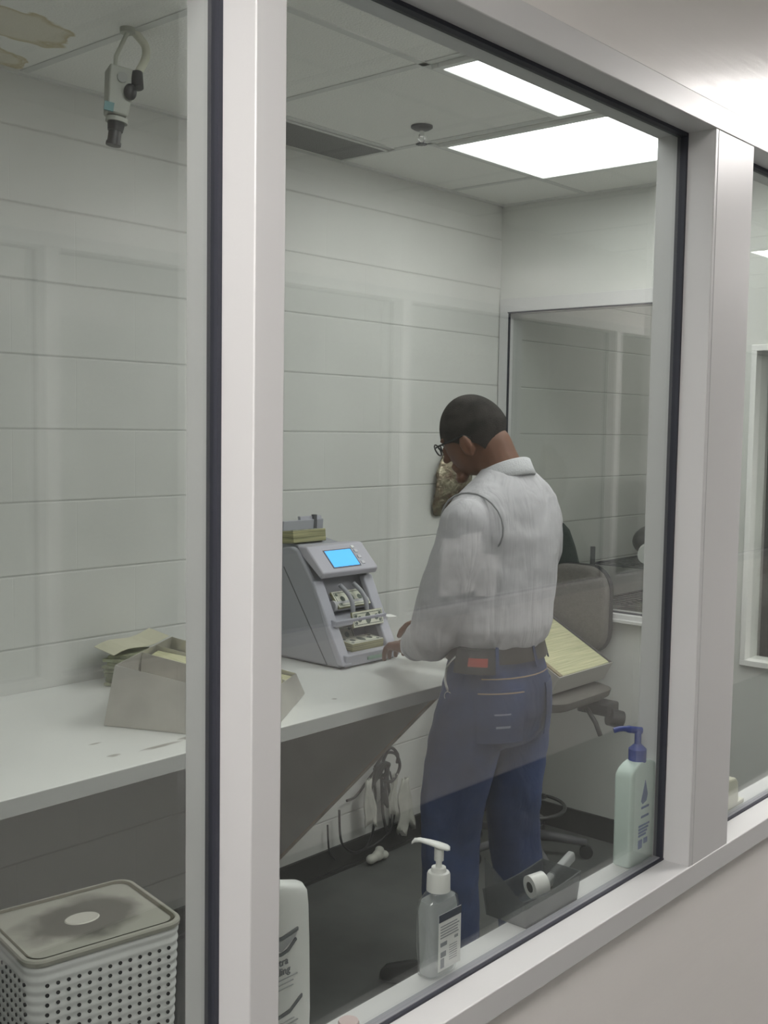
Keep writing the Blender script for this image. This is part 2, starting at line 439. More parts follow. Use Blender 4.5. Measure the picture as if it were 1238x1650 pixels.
# dark return grille tile
t = thing('air_grille', 'dark grey perforated return air panel in the ceiling by the block wall', 'vent', (2.59, 2.64, ZC-.01))
MB().box(2.29, 2.888, 2.526, 2.75, ZC-.006, ZC).build('panel', mat('dark_grille', (.20, .20, .20), .6, bump=.6, bscale=220), t)
gm = MB()
gm.box(2.287, 2.891, 2.523, 2.533, ZC-.008, ZC-.004).box(2.287, 2.891, 2.742, 2.752, ZC-.008, ZC-.004).box(2.287, 2.297, 2.523, 2.75, ZC-.008, ZC-.004).box(2.881, 2.891, 2.523, 2.75, ZC-.008, ZC-.004)
gm.build('frame', MT['tee'], t)

# sprinkler
t = thing('fire_sprinkler', 'small pendent fire sprinkler in the ceiling left of the large lit panel', 'sprinkler', (2.734, 2.254, ZC))
MB().ell([(ZC, 2.734, 2.254, .034, .034), (ZC-.006, 2.734, 2.254, .034, .034), (ZC-.012, 2.734, 2.254, .024, .024)]).build('escutcheon', MT['darkgrey'], t, smooth=True, auto=40)
MB().cyl((2.734, 2.254, ZC-.01), (2.734, 2.254, ZC-.032), .008).tube([(2.724,2.254,ZC-.03),(2.718,2.254,ZC-.042),(2.73,2.254,ZC-.054)], .003).tube([(2.744,2.254,ZC-.03),(2.75,2.254,ZC-.042),(2.738,2.254,ZC-.054)], .003).build('head', MT['chrome'], t, smooth=True, auto=40)
dm = MB(); dm.cyl((2.734, 2.254, ZC-.054), (2.734, 2.254, ZC-.057), .014)
for k in range(10):
    a = 2*PI*k/10; dm.box(.010, .018, -.002, .002, -.0015, .0015, Matrix.Translation((2.734, 2.254, ZC-.0555)) @ Matrix.Rotation(a, 4, 'Z'))
dm.build('deflector', MT['darkgrey'], t)

# security camera: box camera aimed down at the counter
t = thing('security_camera', 'grey box security camera with black lens hanging below the stained ceiling tiles', 'security camera', (1.645, 2.26, ZC))
B = Matrix.Translation((1.612, 2.258, 2.425)) @ Matrix.Rotation(R(-24), 4, 'Z') @ Matrix.Rotation(R(8), 4, 'Y')
camb = mat('camera_housing', (.36, .37, .33), .5)
MB().hexa([B @ Vector(p) for p in ((-.024,-.026,-.058),(.024,-.026,-.058),(.024,.026,-.058),(-.024,.026,-.058),(-.034,-.034,.05),(.034,-.034,.05),(.034,.034,.05),(-.034,.034,.05))]).build('housing', camb, t, bevel=.004)
MB().cyl(B @ Vector((-.002, -.030, .025)), B @ Vector((-.002, -.036, .025)), .012).build('port', mat('camera_plate', (.30, .31, .29), .5), t)
MB().cyl(B @ Vector((.004, 0, -.062)), B @ Vector((.004, 0, -.072)), .026).build('lens_mount', camb, t, smooth=True, auto=40)
lm = MB()
lm.cyl(B @ Vector((.004, 0, -.07)), B @ Vector((.004, 0, -.092)), .021, .018).cyl(B @ Vector((.004, 0, -.092)), B @ Vector((.004, 0, -.118)), .0155).cyl(B @ Vector((.004, 0, -.118)), B @ Vector((.004, 0, -.126)), .018)
lm.build('lens', MT['black'], t, smooth=True, auto=40)
MB().box(-.034, -.012, -.034, -.028, -.058, -.038, B).build('badge', mat('teal_badge', (.04, .16, .17), .4), t)
cn = MB(); cn.cyl(B @ Vector((.030, -.024, .046)), B @ Vector((.036, -.034, .010)), .015, .014)
cn.ball(B @ Vector((.020, -.036, -.004)), .016, .014, .019)
cn.build('connector', MT['black'], t, smooth=True, auto=50)
MB().cyl((1.640, 2.262, ZC), (1.640, 2.262, ZC-.012), .018).tube([(1.640, 2.262, ZC-.01), (1.618, 2.26, 2.53), (1.604, 2.258, 2.505), B @ Vector((-.016, 0, .056))], .005).build('bracket', mat('bracket_paint', (.42, .43, .37), .5), t, smooth=True, auto=40)
MB().tube(smooth_path([(1.652, 2.262, ZC), (1.672, 2.262, ZC-.012), (1.69, 2.26, 2.55), (1.688, 2.257, 2.52), B @ Vector((.034, -.022, .048))]), .010).build('cable', mat('cream_cable', (.60, .60, .50), .5), t, smooth=True)

# ================================================================== COUNTER
CT, CF = .892, 1.989
def counter_mat():
    m = mat('counter_top', (.74, .75, .73), .32, var=.08, vscale=2.5)
    nt = m.node_tree; N = nt.nodes; L = nt.links; b = N['Principled BSDF']
    src = b.inputs['Base Color'].links[0].from_socket
    tc = N.new('ShaderNodeTexCoord'); prev = None
    for x, y, rx, ry in ((1.475, 2.09, .020, .010), (1.60, 2.075, .07, .010), (1.69, 2.085, .04, .012), (2.21, 2.10, .010, .008), (1.50, 2.2, .02, .006)):
        mp = N.new('ShaderNodeMapping'); mp.inputs['Location'].default_value = (-x/rx, -y/ry, 0); mp.inputs['Scale'].default_value = (1/rx, 1/ry, 0)
        L.new(tc.outputs['Object'], mp.inputs['Vector'])
        nz = N.new('ShaderNodeTexNoise'); nz.inputs['Scale'].default_value = 1.3; L.new(mp.outputs[0], nz.inputs['Vector'])
        ad = N.new('ShaderNodeVectorMath'); ad.operation = 'MULTIPLY_ADD'; ad.inputs[1].default_value = (1.4, 1.4, 0); 
        L.new(nz.outputs['Color'], ad.inputs[0]); L.new(mp.outputs[0], ad.inputs[2])
        sb = N.new('ShaderNodeVectorMath'); sb.operation = 'SUBTRACT'; sb.inputs[1].default_value = (.7, .7, 0); L.new(ad.outputs[0], sb.inputs[0])
        ln = N.new('ShaderNodeVectorMath'); ln.operation = 'LENGTH'; L.new(sb.outputs[0], ln.inputs[0])
        mr = N.new('ShaderNodeMapRange'); mr.inputs['From Min'].default_value = 1.0; mr.inputs['From Max'].default_value = .5
        L.new(ln.outputs['Value'], mr.inputs['Value'])
        if prev is None: prev = mr.outputs[0]
        else:
            q = N.new('ShaderNodeMath'); q.operation = 'MAXIMUM'; L.new(prev, q.inputs[0]); L.new(mr.outputs[0], q.inputs[1]); prev = q.outputs[0]
    sc = N.new('ShaderNodeMath'); sc.operation = 'MULTIPLY'; sc.inputs[1].default_value = .8; L.new(prev, sc.inputs[0])
    mx = N.new('ShaderNodeMix'); mx.data_type = 'RGBA'; mx.inputs['B'].default_value = (.22, .20, .17, 1)
    L.new(src, mx.inputs['A']); L.new(sc.outputs[0], mx.inputs['Factor']); L.new(mx.outputs['Result'], b.inputs['Base Color'])
    return m
t = thing('counter', 'long white laminate counter fixed to the block wall, worn and spotted', 'counter', (1.2, 2.38, 0))
MB().box(-1.29, 2.86, CF+.002, YW-.003, CT-.036, CT).build('worktop', counter_mat(), t, bevel=.002)
MB().box(-1.29, 2.862, CF, CF+.0025, CT-.037, CT-.001).build('edge_band', MT['edge'], t)
for gx in (2.53, .55):
    MB().prism([(CF+.012, CT-.037), (YW-.003, CT-.037), (YW-.003, .14), (YW-.06, .14)], gx, gx+.019, 'x').build('support_panel', MT['gusset'], t, bevel=.001)
MB().prism([(CF+.010, CT-.038), (CF+.016, CT-.038), (YW-.056, .139), (YW-.062, .139)], 2.529, 2.550, 'x').build('bare_edge', MT['plyedge'], t)

# ================================================================== MONEY COUNTER
t = thing('money_counter', 'grey banknote counting machine with a lit blue screen on the counter', 'money counter', (2.62, 2.47, CT))
X0, X1 = 2.485, 2.762
side = [(2.345, CT+.006), (2.640, CT+.006), (2.650, 1.20), (2.600, 1.255), (2.565, 1.258), (2.535, 1.25), (2.462, 1.150), (2.392, .99)]
MB().prism(side, X0, X0+.022, 'x').build('side_panel', MT['machine_d'], t, bevel=.006, seg=3)
MB().prism(side, X1-.022, X1, 'x').build('side_panel', MT['machine_d'], t, bevel=.006, seg=3)
core = MB()
core.prism([(2.335, CT+.006), (2.630, CT+.006), (2.630, .930), (2.325, .935)], X0+.018, X1-.018, 'x')     # base lip
core.prism([(2.470, .93), (2.630, .93), (2.630, 1.20), (2.56, 1.235), (2.500, 1.15), (2.47, 1.05)], X0+.018, X1-.018, 'x')   # inner body behind pockets
core.prism([(2.378, 1.018), (2.50, 1.02), (2.50, 1.045), (2.375, 1.038)], X0+.018, X1-.018, 'x')     # shelf between pockets
core.build('body', MT['machine'], t, bevel=.003)
for xa, xb in ((X0+.001, X0+.045), (X1-.045, X1-.001)):
    MB().prism([(2.328, CT+.012), (2.352, CT+.012), (2.412, 1.01), (2.478, 1.150), (2.460, 1.158), (2.385, 1.01)], xa, xb, 'x').build('front_cheek', MT['machine'], t, bevel=.004)
MB().box(X0+.01, X1-.01, 2.35, 2.63, CT, CT+.007).build('foot', MT['black'], t)
MB().hexa([Vector(p) for p in ((X0-.0006, 2.393, .900), (X0+.001, 2.393, .900), (X0+.001, 2.398, .900), (X0-.0006, 2.398, .900), (X0-.0006, 2.592, 1.192), (X0+.001, 2.592, 1.192), (X0+.001, 2.597, 1.192), (X0-.0006, 2.597, 1.192))]).build('side_groove', MT['darkgrey'], t)
# display panel, tilted
pn = [(2.438, 1.164), (2.428, 1.184), (2.505, 1.262), (2.548, 1.262), (2.53, 1.235)]
hd = MB().prism(pn, X0+.012, X1-.004, 'x').build('display_panel', mat('panel_grey', (.47, .46, .52), .4), t, bevel=.005, seg=3)
dv = Vector((0, .077, .078)).normalized(); nv = Vector((0, -.078, .077)).normalized()
def on_panel(x, s, h=0): return Vector((x, 2.428, 1.184)) + dv*s + nv*h
def panel_box(x0, x1, s0, s1, h0, h1, name, m):
    v = [on_panel(x0, s0, h0), on_panel(x1, s0, h0), on_panel(x1, s1, h0), on_panel(x0, s1, h0), on_panel(x0, s0, h1), on_panel(x1, s0, h1), on_panel(x1, s1, h1), on_panel(x0, s1, h1)]
    return MB().hexa(v).build(name, m, hd)
panel_box(2.555, 2.685, .014, .088, -.001, .0012, 'bezel', MT['darkgrey'])
panel_box(2.560, 2.680, .018, .084, 0, .0022, 'screen', MT['screen'])
for k in range(3): panel_box(2.694, 2.708, .020+.024*k, .032+.024*k, 0, .003, 'button', mat('key_grey', (.62, .62, .66), .4))
panel_box(2.690, 2.702, .086, .096, 0, .004, 'indicator', MT['white'])
# hopper on top
hp = MB().prism([(2.545, 1.235), (2.645, 1.19), (2.650, 1.30), (2.635, 1.335), (2.628, 1.335), (2.632, 1.275), (2.560, 1.262)], X0+.03, X1-.06, 'x').build('hopper', MT['machine_d'], t, bevel=.003)
MB().prism([(2.625, 1.27), (2.637, 1.27), (2.650, 1.345), (2.638, 1.345)], 2.60, 2.70, 'x').build('note_guide', mat('clear_guide', (.42, .42, .48), .3), hp)
MB().box(2.655, 2.668, 2.627, 2.640, 1.30, 1.350).build('guide_tab', MT['darkgrey'], hp)
# stacking arms of the middle pocket
for xx in (2.600, 2.665):
    MB().tube(smooth_path([(xx, 2.452, 1.135), (xx, 2.418, 1.112), (xx, 2.398, 1.085), (xx, 2.392, 1.045)]), .0075).build('stacker_arm', MT['machine_d'], t, smooth=True)
MB().cyl((2.555, 2.445, 1.072), (2.72, 2.445, 1.072), .018).build('roller', mat('roller_grey', (.50, .50, .52), .4), t, smooth=True, auto=40)
MB().box(2.60, 2.665, 2.3235, 2.330, .910, .920).build('release_key', mat('green_key', (.22, .32, .26), .4), t)

MB().hexa([Vector(p) for p in ((2.758, 2.385, 1.010), (2.790, 2.375, 1.010), (2.790, 2.405, 1.014), (2.758, 2.415, 1.014), (2.758, 2.380, 1.022), (2.790, 2.370, 1.022), (2.790, 2.400, 1.026), (2.758, 2.410, 1.026))]).build('white_catch', MT['white'], t, bevel=.001)
def note_pack(name, label, c, size, rot, edge, cat='banknotes', group=None, n=1):
    """a pack of notes: paper faces plus striped edges, a paper note on top with printed marks"""
    th = thing(name, label, cat, c, 0, group); th.rotation_euler = rot
    Mx = world_of(th); a, b, h = size
    MB().box(-a/2, a/2, -b/2, b/2, 0, h, Mx).build('stack', edge, th, bevel=.0015)
    MB().box(-a/2+.001, a/2-.001, -b/2+.001, b/2-.001, h, h+.0006, Mx).build('top_note', mat('note_face', (.70, .71, .60), .7, var=.12, vscale=50), th)
    k = MB(); z0, z1 = h+.0006, h+.0011; e = .006
    for (x0, x1, y0, y1) in ((-a/2+e, a/2-e, b/2-e-.002, b/2-e), (-a/2+e, a/2-e, -b/2+e, -b/2+e+.002), (-a/2+e, -a/2+e+.002, -b/2+e, b/2-e), (a/2-e-.002, a/2-e, -b/2+e, b/2-e)):
        k.box(x0, x1, y0, y1, z0, z1, Mx)
    k.ell([(z0, 0, 0, .013, .018), (z1, 0, 0, .013, .018)], mtx=Mx)
    for sx in (-1, 1):
        for sy_ in (-1, 1): k.ell([(z0, sx*(a/2-.016), sy_*(b/2-.014), .006, .005), (z1, sx*(a/2-.016), sy_*(b/2-.014), .006, .005)], mtx=Mx)
        k.ell([(z0, sx*.040, 0, .010, .010), (z1, sx*.040, 0, .010, .010)], mtx=Mx)
    k.build('printing', MT['noteink'], th)
    return th
note_pack('banknote_stack', 'thick brownish stack of banknotes lying in the top hopper of the counting machine', (2.572, 2.595, 1.266), (.150, .066, .040), (R(-6), 0, 0), MT['cash_z'])
note_pack('banknote_stack', 'loose banknotes with the printed face showing, below the blue screen', (2.640, 2.448, 1.085), (.150, .062, .010), (R(48), 0, 0), MT['cash_z'])
note_pack('banknote_stack', 'few notes standing in the middle pocket of the machine', (2.655, 2.386, 1.030), (.145, .050, .008), (R(78), 0, 0), MT['cash_z'])
note_pack('banknote_stack', 'green banknote standing at the back of the lowest machine pocket', (2.600, 2.462, .965), (.15, .066, .006), (R(62), 0, 0), MT['cash_z'])
note_pack('banknote_stack', 'pile of yellowish notes lying in the lowest machine pocket', (2.635, 2.392, .938), (.150, .066, .026), (R(6), 0, 0), MT['cash_z'])

# ================================================================== METAL NOTE TRAY ON THE COUNTER
u1 = Vector((.418, -.908, 0)).normalized(); u2 = Vector((.83, .555, 0)).normalized()
A0 = Vector((1.603, 2.315, CT+.001))
t = thing('note_tray', 'aluminium note tray with sloping ends behind the mullion, on the counter left of the machine', 'tray', tuple(A0))
W_, L_ = .43, .49
def TP(s, l, z): return A0 + u1*s + u2*l + Vector((0, 0, z))
def slab(p, q, r, s_, n, th, name, m, par):
    n = Vector(n)*th
    return MB().hexa([p, q, r, s_, p+n, q+n, r+n, s_+n]).build(name, m, par, bevel=.0006)
H1 = .125
def hgt(a_, b_):   # wall height falls from the back left corner to the front right one
    return (.150*(1-b_/L_)+.140*b_/L_)*(1-a_/W_) + (.092*(1-b_/L_)+.062*b_/L_)*a_/W_
def wall(q0, q1, i0, i1, n, name, m=None):
    slab(TP(*q0, 0.002), TP(*q1, 0.002), TP(*i1, hgt(*q1)), TP(*i0, hgt(*q0)), n, .002, name, m or MT['steel'], t)
wall((0, 0), (W_, 0), (.022, .022), (W_-.022, .022), u2, 'end_panel')
wall((0, 0), (0, L_), (.022, .022), (.022, L_-.022), u1, 'side_panel')
wall((W_, 0), (W_, L_), (W_-.022, .022), (W_-.022, L_-.022), -u1, 'side_panel')
wall((0, L_), (W_, L_), (.022, L_-.022), (W_-.022, L_-.022), -u2, 'end_panel')
slab(TP(0, 0, .0), TP(W_, 0, 0), TP(W_, L_, 0), TP(0, L_, 0), (0, 0, 1), .002, 'bottom', MT['steel'], t)
wall((.012, .215), (W_-.012, .215), (.024, .215), (W_-.024, .215), u2, 'divider')
wall((.012, .33), (W_-.012, .33), (.024, .33), (W_-.024, .33), u2, 'divider')
rot = math.atan2(u2.y, u2.x)
def tray_notes(label, l0, l1, s0, s1, z0, z1, dz=0, back=0):
    c = TP((s0+s1)/2, (l0+l1)/2, z0+.003)
    th = thing('banknote_stack', label, 'banknotes', tuple(c), rot)
    def q(s_, l, z): return TP(s_, l, z)
    h = z1-.002
    MB().hexa([q(s1, l0, z0), q(s1, l1, z0), q(s0, l1, z0), q(s0, l0, z0), q(s1, l0, h), q(s1, l1, h), q(s0, l1, h+back), q(s0, l0, h+back)]).build('notes', MT['cash_x'], th, bevel=.003)
tray_notes('row of banknotes on edge in the middle pocket of the counter tray', .220, .327, .030, W_-.030, .004, .088, .0, .042)
tray_notes('row of banknotes on edge at the right end of the counter tray', .338, L_-.026, .03, W_-.030, .004, .056, 0, .045)
# crumpled notes behind tray
t = thing('banknote_bundle', 'rumpled bundle of notes under a bent sheet, behind the left end of the tray', 'banknotes', (1.93, 2.665, CT))
bd = MB()
for k in range(9):
    q = .010*k; j = random.uniform(-.012, .012)
    bd.box(-.07+j, .07+j, -.033, .033, q, q+.0085, Matrix.Translation((1.935, 2.665, CT+.002)) @ Matrix.Rotation(R(22+random.uniform(-9, 9)), 4, 'Z') @ Matrix.Rotation(R(-2), 4, 'X'))
bd.build('notes', mat('rumpled_notes', (.40, .42, .28), .7, var=.5, vscale=30), t)
sh = MB(); n = 8
rows = []
for i in range(n+1):
    f = i/n; x = 1.845+.21*f; z = CT+.098+.006*math.sin(f*7)+.022*f
    rows.append([(x, 2.615+.02*f, z), (x+.01, 2.725+.02*f, z+.008), (x+.01, 2.725+.02*f, z+.0095), (x, 2.615+.02*f, z+.0015)])
sh.loft(rows).build('bent_sheet', mat('yellowed_sheet', (.62, .60, .46), .6), t)

# ================================================================== LAUNDRY-STYLE HAMPER UNDER COUNTER
a = R(170.3)
t = thing('plastic_hamper', 'white perforated plastic hamper with a stained grey lid under the counter', 'hamper', (1.2525, 1.886, 0), R(-9.8))
Mx = world_of(t)
HX, HY, HH = .160, .130, .645
ring = []
prof = []
nrib = 33
def rrect(hx, hy, rad, z, n=6):
    pts = []
    for (sx, sy_, a0) in ((1, 1, 0), (-1, 1, 90), (-1, -1, 180), (1, -1, 270)):
        for k in range(n+1):
            an = R(a0+90*k/n)
            pts.append(Mx @ Vector((sx*(hx-rad)+rad*math.cos(an), sy_*(hy-rad)+rad*math.sin(an), z)))
    return pts
rings = []
for k in range(nrib*4+1):
    z = .004+(HH-.01)*k/(nrib*4); ph = (k % 4)
    dlt = (0, .0014, .0014, 0)[ph]; tp = -.018*(1-z/HH)
    rings.append(rrect(HX+tp+dlt, HY+tp+dlt, .035, z))
def hamper_mat():
    m = mat('white_hamper_plastic', (.82, .83, .82), .45, var=.08, vscale=4)
    nt = m.node_tree; N = nt.nodes; L = nt.links; b = N['Principled BSDF']
    return m
bdy = MB().loft(rings).build('body', hamper_mat(), t, smooth=True, auto=30)
pz = (HH-.01)/nrib
for face, hw in (('f', HX-.034), ('l', HY-.030)):
    nx = 13 if face == 'f' else 10; holes = MB()
    for r2 in range(nrib-2):
        z = .004+pz*(r2+1)+pz*.86 + .0
        if z > HH-.035: continue
        if r2 % 1: continue
        for k in range(nx):
            uo = -hw + 2*hw*(k + .0*(r2 % 2))/(nx-1)
            tp = -.018*(1-z/HH)
            if face == 'f': p, nn = Vector((uo, -(HY+tp), z)), Vector((0, -1, 0))
            else: p, nn = Vector((-(HX+tp), uo, z)), Vector((-1, 0, 0))
            holes.cyl(Mx @ (p-nn*.004), Mx @ (p+nn*.0020), .0038, n=10)
    holes.build('holes', MT['black'], bdy)
def lid_mat():
    m = mat('stained_lid', (.50, .49, .43), .55)
    nt = m.node_tree; N = nt.nodes; L = nt.links; b = N['Principled BSDF']
    tc = N.new('ShaderNodeTexCoord')
    nz = N.new('ShaderNodeTexNoise'); nz.inputs['Scale'].default_value = 14; nz.inputs['Detail'].default_value = 6
    L.new(tc.outputs['Object'], nz.inputs['Vector'])
    mp = N.new('ShaderNodeMapping'); L.new(tc.outputs['Object'], mp.inputs['Vector'])
    ca, sa = 1, 0
    cx0, cy0 = 1.2525, 1.886
    mp.inputs['Location'].default_value = (-cx0/.13, -cy0/.095, 0); mp.inputs['Scale'].default_value = (1/.13, 1/.095, 0)
    ad = N.new('ShaderNodeVectorMath'); ad.operation = 'MULTIPLY_ADD'; ad.inputs[1].default_value = (.9, .9, 0)
    L.new(nz.outputs['Color'], ad.inputs[0]); L.new(mp.outputs[0], ad.inputs[2])
    sb = N.new('ShaderNodeVectorMath'); sb.operation = 'SUBTRACT'; sb.inputs[1].default_value = (.45, .45, 0); L.new(ad.outputs[0], sb.inputs[0])
    ln = N.new('ShaderNodeVectorMath'); ln.operation = 'LENGTH'; L.new(sb.outputs[0], ln.inputs[0])
    mr = N.new('ShaderNodeMapRange'); mr.inputs['From Min'].default_value = 1.1; mr.inputs['From Max'].default_value = .7
    L.new(ln.outputs['Value'], mr.inputs['Value'])
    mx = N.new('ShaderNodeMix'); mx.data_type = 'RGBA'; mx.inputs['A'].default_value = (.36, .355, .31, 1); mx.inputs['B'].default_value = (.12, .115, .10, 1)
    L.new(mr.outputs[0], mx.inputs['Factor']); L.new(mx.outputs['Result'], b.inputs['Base Color'])
    return m
ld = MB().loft([rrect(HX+.003, HY+.003, .036, HH-.008), rrect(HX+.004, HY+.004, .037, HH), rrect(HX+.002, HY+.002, .035, HH+.004), rrect(HX-.005, HY-.005, .03, HH+.0045), rrect(HX-.010, HY-.010, .026, HH+.001)]).build('lid', lid_mat(), t, smooth=True, auto=30)
MB().loft([rrect(HX-.004, HY-.004, .032, HH+.0046), rrect(HX-.010, HY-.010, .028, HH+.0015), rrect(HX-.013, HY-.013, .026, HH+.0022), rrect(HX-.007, HY-.007, .03, HH+.0052)], False).build('rim_groove', mat('dark_groove', (.12, .11, .08), .7), ld)  # darker line running around the lid just inside its rim
MB().ell([(HH+.0012, 0, 0, .036, .026), (HH+.003, 0, 0, .034, .024)], mtx=Mx).build('lid_disc', mat('clean_disc', (.50, .49, .44), .5), ld, smooth=True, auto=40)

# ================================================================== CABLES AND CLOTHS UNDER THE COUNTER
t = thing('cable_bundle', 'tangle of black cables hanging on the block wall under the counter', 'cables', (3.10, YW-.04, .30))
cb = MT['black']
def cab(pts, r=.0045, name='cable'): return MB().tube(smooth_path(pts), r, 8).build(name, cb, t, smooth=True)
yb = YW-.035
cab([(2.91, yb, .245), (2.925, yb, .12), (2.99, yb-.01, .065), (3.07, yb-.01, .085), (3.10, yb-.01, .2), (3.10, yb, .36)])
cab([(2.86, yb+.01, .20), (2.87, yb+.01, .10), (2.90, yb+.01, .06)], .0035)
cab([(2.95, yb, .27), (3.0, yb, .275), (3.06, yb-.01, .33), (3.12, yb-.02, .38)], .005)
cab([(3.08, yb-.02, .37), (3.13, yb-.03, .415), (3.19, yb-.03, .40), (3.215, yb-.03, .345), (3.17, yb-.03, .30), (3.12, yb-.02, .315)], .006)
cab([(3.10, yb-.03, .36), (3.14, yb-.04, .435), (3.20, yb-.03, .40), (3.21, yb-.02, .36)], .006)
cab([(3.12, yb-.02, .34), (3.13, yb-.02, .20), (3.15, yb-.02, .12), (3.17, yb-.02, .11), (3.175, yb-.02, .2), (3.15, yb-.02, .34)], .006)
cab([(3.18, yb-.01, .33), (3.215, yb-.01, .2), (3.19, yb-.01, .10), (3.10, yb-.01, .065), (3.0, yb, .06)], .004)
kb = MB()
for k in range(9):
    q = random.uniform(-.02, .02)
    kb.tube(smooth_path([(3.08+q, yb-.02, .31+q), (3.10+q*1.5, yb-.035-abs(q)*.3, .36-q), (3.135-q, yb-.03, .38+q*.5), (3.15+q*.5, yb-.02, .33+q*.6), (3.13-q, yb-.03, .22+q)]), .0055, 8)
kb.build('knot', cb, t, smooth=True)
for (x, top, bot, wd, lb) in ((3.045, .335, .165, .030, 'white cloth hanging in the cable tangle, left of the black knot'), (3.185, .32, .17, .020, 'narrow white cloth hanging right of the black cable knot'), (3.255, .29, .09, .045, 'pale plastic bag hanging at the right of the cable tangle')):
    rows = []
    for i in range(11):
        f = i/10; w_ = wd*(.55+.65*f+.12*math.sin(f*9+x*40))
        rows.append([(x + .008*math.sin(f*5+x*30) + w_*math.cos(2*PI*k/20), yb-.028 + (.005+.005*f)*math.sin(2*PI*k/20)*(1+.9*math.cos(5*2*PI*k/20+f*3)), top+(bot-top)*f*(1+.10*math.sin(k*1.1+x*50))+.006*math.sin(k*1.7)) for k in range(20)])
    tag(MB().loft(rows).build('hanging_cloth', mat('dull_white_cloth', (.50, .50, .45), .8, var=.15, vscale=30), smooth=True), lb, 'cloth')
lump = MB()
for (dx, dz, a_, b_) in ((-.03, .022, .026, .018), (.005, .026, .030, .022), (.038, .020, .022, .016), (.015, .045, .016, .014)): lump.ball((3.09+dx, yb-.030, .004+dz), a_, .020, b_, 14, 8)
lump = lump.build('crumpled_cloth', mat('dull_white_cloth', (.50, .50, .45), .8, var=.15, vscale=30), smooth=True)
remesh(lump, .004, 2); tag(lump, 'crumpled white cloth lying at the foot of the wall under the cables', 'cloth')

# foil packet on the wall
def foil():
    m = mat('crinkled_foil', (.36, .33, .24), .22, metal=.55, var=.5, vscale=26, vcol=(.16, .10, .07), bump=1, bscale=45)
    return m
t = thing('foil_packet', 'crinkled gold brown foil packet hanging on the block wall before the face of the man', 'packet', (3.58, YW, 1.45))
fm = MB(); rows = []
for i in range(15):
    f = i/14; z = 1.575-.275*f; hw = .035+.075*min(1, f*3)*(1 if f < .9 else 1-(f-.9)*3); th = .004+.026*math.sin(PI*f)
    rows.append([(3.575+.045*math.sin(f*1.5)*-.5 + hw*math.cos(2*PI*k/22) + .004*math.sin(k*3+i*2), YW-.006-th-th*.9*math.sin(2*PI*k/22)+.003*math.sin(k*5+i*3), z+.004*math.sin(k*2.2+i)) for k in range(22)])
fm.loft(rows).build('pouch', foil(), t, smooth=True)
MB().cyl((3.57, YW, 1.568), (3.57, YW-.014, 1.568), .006).build('pin', MT['chrome'], t)

# ================================================================== PERSON
skin = mat('brown_skin', (.17, .078, .048), .5, var=.15, vscale=12)
t = thing('person', 'man in grey long sleeved polo shirt and blue jeans bowed over the counting machine', 'person', (2.56, 1.83, 0))
def chain(mb, pts, n=18):   # (x,y,z,r) rounded tapered chain
    for i, p in enumerate(pts):
        mb.ball(p[:3], p[3], n=n, m=10)
        if i: mb.cyl(pts[i-1][:3], p[:3], pts[i-1][3], p[3], n)
    return mb
HC = Vector((2.545, 1.885, 1.628))                     # head centre
HR = Matrix.Rotation(R(22), 3, 'Z') @ Matrix.Rotation(R(-28), 3, 'X')   # turned left, bowed (face looks +Y)
def hp_(x, y, z): return HC + HR @ Vector((x, y, z))
def head_shape(mb, s=1.0, cut=None):
    rings = []; m = 22; n = 30
    for k in range(1, m):
        th = PI*k/m; zz = -math.cos(th)
        ring = []
        for i in range(n):
            ph = 2*PI*i/n; x = math.sin(th)*math.cos(ph)*.077; y = math.sin(th)*math.sin(ph)*.096; z = zz*.112
            if z < 0:                      # jaw: narrower, pushed forward, flat back
                f = -z/.112
                x *= 1-.30*f*f; 
                if y < 0: y *= 1-.45*f
                y += .018*f
            if y > 0: y *= .96
            ring.append(hp_(x*s, y*s, z*s))
        rings.append(ring)
    return mb.loft(rings)
body = MB()
head_shape(body)
# nose, brow, lips, chin
body.ball(hp_(0, .094, -.012), .012, .014, .024, rot=HR); body.ball(hp_(0, .104, -.026), .015, .013, .011, rot=HR)
body.ball(hp_(.027, .080, .022), .026, .012, .008, rot=HR); body.ball(hp_(-.027, .080, .022), .026, .012, .008, rot=HR)
body.ball(hp_(0, .092, -.054), .024, .010, .007, rot=HR); body.ball(hp_(0, .090, -.066), .021, .010, .007, rot=HR)
body.ball(hp_(0, .088, -.092), .022, .018, .017, rot=HR)
for sx in (-1, 1):
    E_ = HR @ Matrix.Rotation(R(-18*sx), 3, 'Z') @ Matrix.Rotation(R(-8), 3, 'X')
    body.ball(hp_(sx*.079, .016, -.028), .008, .018, .032, rot=E_)
    body.ball(hp_(sx*.085, .008, -.020), .006, .010, .026, rot=E_)
# neck, shoulders, torso
NB = Vector((2.575, 1.79, 1.50))
chain(body, [(*NB, .062), (*(NB+Vector((-.008, .03, .06))), .058), (*hp_(0, -.028, -.05), .060)])
body.ell([(1.02, 2.560, 1.80, .145, .095), (1.15, 2.560, 1.80, .15, .095), (1.30, 2.565, 1.80, .17, .10), (1.42, 2.57, 1.80, .165, .085), (1.50, 2.575, 1.79, .075, .06)])
body.ell([(.80, 2.555, 1.80, .15, .11), (.92, 2.555, 1.80, .165, .115), (1.03, 2.557, 1.80, .145, .095)])
LS, LE, LW = (2.385, 1.785, 1.400), (2.355, 1.875, 1.075), (2.560, 2.120, .985)
RS, RE, RW = (2.755, 1.80, 1.415), (2.860, 1.93, 1.13), (2.775, 2.16, 1.03)
chain(body, [(*LS, .055), (*LE, .040), (*LW, .027)]); chain(body, [(*RS, .055), (*RE, .040), (*RW, .027)])
